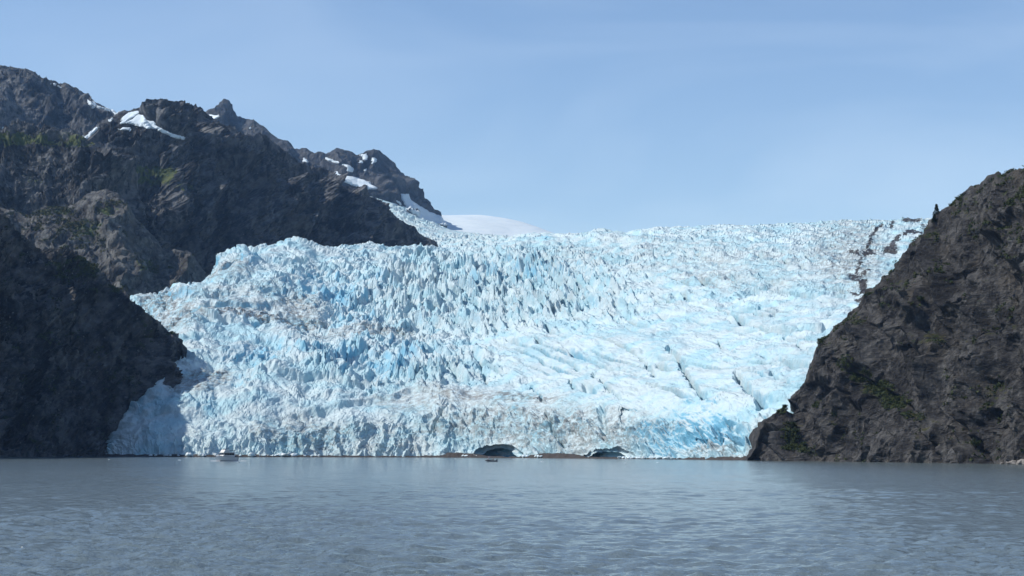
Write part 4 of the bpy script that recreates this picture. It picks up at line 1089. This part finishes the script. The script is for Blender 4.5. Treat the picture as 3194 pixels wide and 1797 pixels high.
SKIN = plain_mat('skin', (0.45, 0.28, 0.20), 0.6, 0.3, 0.08, 8.0)
def skin_graph(name, nodes, edges, radii, mat, parent, sub=1):
    me = bpy.data.meshes.new(name); me.from_pydata([tuple(n) for n in nodes], edges, [])
    o = link(name, me, mat, parent)
    sk = o.modifiers.new('skin', 'SKIN')
    lay = me.skin_vertices[0].data if me.skin_vertices else None
    if lay is None:
        bm = bmesh.new(); bm.from_mesh(me); bm.verts.layers.skin.verify(); bm.to_mesh(me); bm.free(); lay = me.skin_vertices[0].data
    for k, r in enumerate(radii):
        lay[k].radius = (r, r) if not isinstance(r, tuple) else r
        lay[k].use_root = (k == 0)
    ss = o.modifiers.new('subdivision', 'SUBSURF'); ss.levels = sub; ss.render_levels = sub
    return o
def person(loc, rz, seated, coat, hat, legs, label):
    root = empty('person', loc, rz); tag(root, label, 'person')
    hip = 0.0 if seated else 0.92
    n, e, r = [], [], []
    def add(p, rad, par=None):
        n.append(p); r.append(rad)
        if par is not None: e.append((par, len(n) - 1))
        return len(n) - 1
    pel = add((0, 0, hip + 0.08), (0.16, 0.12)); ch = add((0.02, 0, hip + 0.38), (0.17, 0.12), pel); nb = add((0.02, 0, hip + 0.54), 0.065, ch)
    hd = add((0.04, 0, hip + 0.66), 0.085, nb); tp = add((0.03, 0, hip + 0.80), 0.075, hd); add((0.135, 0, hip + 0.69), 0.018, hd)
    jn, je, jr = [], [], []
    tn, te, tr = [], [], []
    for sg in (-1, 1):
        sh = add((0.0, sg * 0.19, hip + 0.47), 0.062, ch); el = add((0.08, sg * 0.25, hip + 0.22), 0.048, sh); wr = add((0.28, sg * 0.17, hip + 0.16), 0.034, el); pa = add((0.36, sg * 0.15, hip + 0.16), 0.036, wr)
        for f, L in ((-0.03, 0.06), (-0.01, 0.08), (0.012, 0.075), (0.032, 0.055)):
            a = add((0.36 + L * 0.6, sg * 0.15 + f, hip + 0.15), 0.009, pa); add((0.36 + L, sg * 0.15 + f, hip + 0.12), 0.008, a)
        add((0.37, sg * 0.15 - sg * 0.06, hip + 0.17), 0.009, pa)
        if seated: kn, an, to = (0.42, sg * 0.13, hip + 0.06), (0.44, sg * 0.13, hip - 0.36), (0.60, sg * 0.13, hip - 0.42)
        else: kn, an, to = (0.03, sg * 0.11, 0.50), (0.0, sg * 0.11, 0.09), (0.17, sg * 0.12, 0.04)
        hj = add((0.0, sg * 0.10, hip), 0.09, pel); k2 = add(kn, 0.062, hj); a2 = add(an, 0.045, k2); add(to, 0.04, a2)
    body = skin_graph('body', n, e, r, SKIN, root)
    j = [(0, 0, hip + 0.02), (0.02, 0, hip + 0.38), (0.02, 0, hip + 0.50)]; jr = [(0.17, 0.14), (0.19, 0.15), 0.10]; je = [(0, 1), (1, 2)]
    t = [(0, 0, hip + 0.04)]; tr = [0.115]; te = []
    for sg in (-1, 1):
        b = len(j); j += [(0, sg * 0.2, hip + 0.47), (0.08, sg * 0.255, hip + 0.22), (0.27, sg * 0.17, hip + 0.16)]; jr += [0.085, 0.068, 0.052]; je += [(1, b), (b, b + 1), (b + 1, b + 2)]
        if seated: q = [(0.0, sg * 0.10, hip), (0.42, sg * 0.13, hip + 0.06), (0.44, sg * 0.13, hip - 0.32)]
        else: q = [(0.0, sg * 0.10, hip), (0.03, sg * 0.11, 0.50), (0.0, sg * 0.11, 0.12)]
        b = len(t); t += q; tr += [0.098, 0.08, 0.062]; te += [(0, b), (b, b + 1), (b + 1, b + 2)]
    skin_graph('jacket', j, je, jr, plain_mat('coat', coat, 0.8, 0.2, 0.1, 6.0), root)
    skin_graph('trousers', t, te, tr, plain_mat('trousers', legs, 0.85, 0.2, 0.1, 6.0), root)
    bm = bmesh.new(); bmesh.ops.create_icosphere(bm, subdivisions=2, radius=0.115)
    for v in bm.verts:
        v.co.z = max(v.co.z, -0.015) * 1.05
    bmesh.ops.translate(bm, vec=(0.03, 0, hip + 0.755), verts=bm.verts); bm_obj('hat', bm, plain_mat('hat', hat, 0.9, 0.1, 0.1, 6.0), root, True)
MW = zod.matrix_world
zr = zod.rotation_euler.z
for (p, dz, seated, coat, hat, legs, label) in (
        ((2.0, 0.75, 0.93), -1.2, True, (0.42, 0.36, 0.42), (0.72, 0.70, 0.75), (0.03, 0.03, 0.04), 'person in a pale coat seated at the bow of the inflatable boat'),
        ((1.2, 0.0, 0.95), 0.0, False, (0.30, 0.26, 0.42), (0.66, 0.68, 0.85), (0.03, 0.03, 0.05), 'person in a violet coat standing forward in the inflatable boat'),
        ((0.1, 0.1, 0.2), 0.6, False, (0.10, 0.22, 0.22), (0.22, 0.36, 0.40), (0.02, 0.03, 0.03), 'person in a green coat standing amidships in the inflatable boat'),
        ((-1.3, 0.0, 0.2), 0.0, False, (0.035, 0.03, 0.045), (0.75, 0.75, 0.78), (0.02, 0.02, 0.03), 'person in a dark coat and white cap at the helm of the inflatable boat')):
    w = MW @ Vector(p)
    person((w.x, w.y, w.z if not seated else w.z), zr + dz, seated, coat, hat, legs, label)

# ------------------------------------------------------------------ seabird
def gull():
    Y = CAMH * FPX / (1722 + ROLL * 1519 - HY); X = (79 - CX) / FPX * Y
    root = empty('seabird', (X, Y, 0.02), math.radians(200)); tag(root, 'small white seabird on the water at the lower left', 'bird')
    FE = plain_mat('white_feathers', (0.72, 0.72, 0.70), 0.8, 0.2, 0.05, 20.0); GR = plain_mat('grey_feathers', (0.36, 0.38, 0.40), 0.8, 0.2, 0.1, 20.0); BK = plain_mat('bill', (0.50, 0.36, 0.05), 0.5, 0.3, 0.1, 20.0)
    bm = bmesh.new(); tube(bm, [(-0.24, 0, 0.10), (-0.16, 0, 0.075), (-0.05, 0, 0.06), (0.06, 0, 0.065), (0.12, 0, 0.11), (0.135, 0, 0.18), (0.14, 0, 0.235), (0.17, 0, 0.262), (0.205, 0, 0.255)], [0.015, 0.05, 0.082, 0.085, 0.065, 0.045, 0.042, 0.042, 0.018], 10)
    bm_obj('body', bm, FE, root, True)
    for sg in (-1, 1):
        bm = bmesh.new(); tube(bm, [(0.08, sg * 0.075, 0.11), (0.0, sg * 0.085, 0.125), (-0.14, sg * 0.06, 0.125), (-0.28, sg * 0.02, 0.135)], [0.02, 0.036, 0.026, 0.004], 7); bm_obj('wing', bm, GR, root, True)
    bm = bmesh.new(); tube(bm, [(0.20, 0, 0.254), (0.25, 0, 0.246)], [0.012, 0.003], 6); bm_obj('bill', bm, BK, root)
    bm = bmesh.new(); tube(bm, [(-0.22, 0, 0.105), (-0.33, 0, 0.125)], [0.02, 0.03], 6); bm_obj('tail', bm, FE, root)
gull()
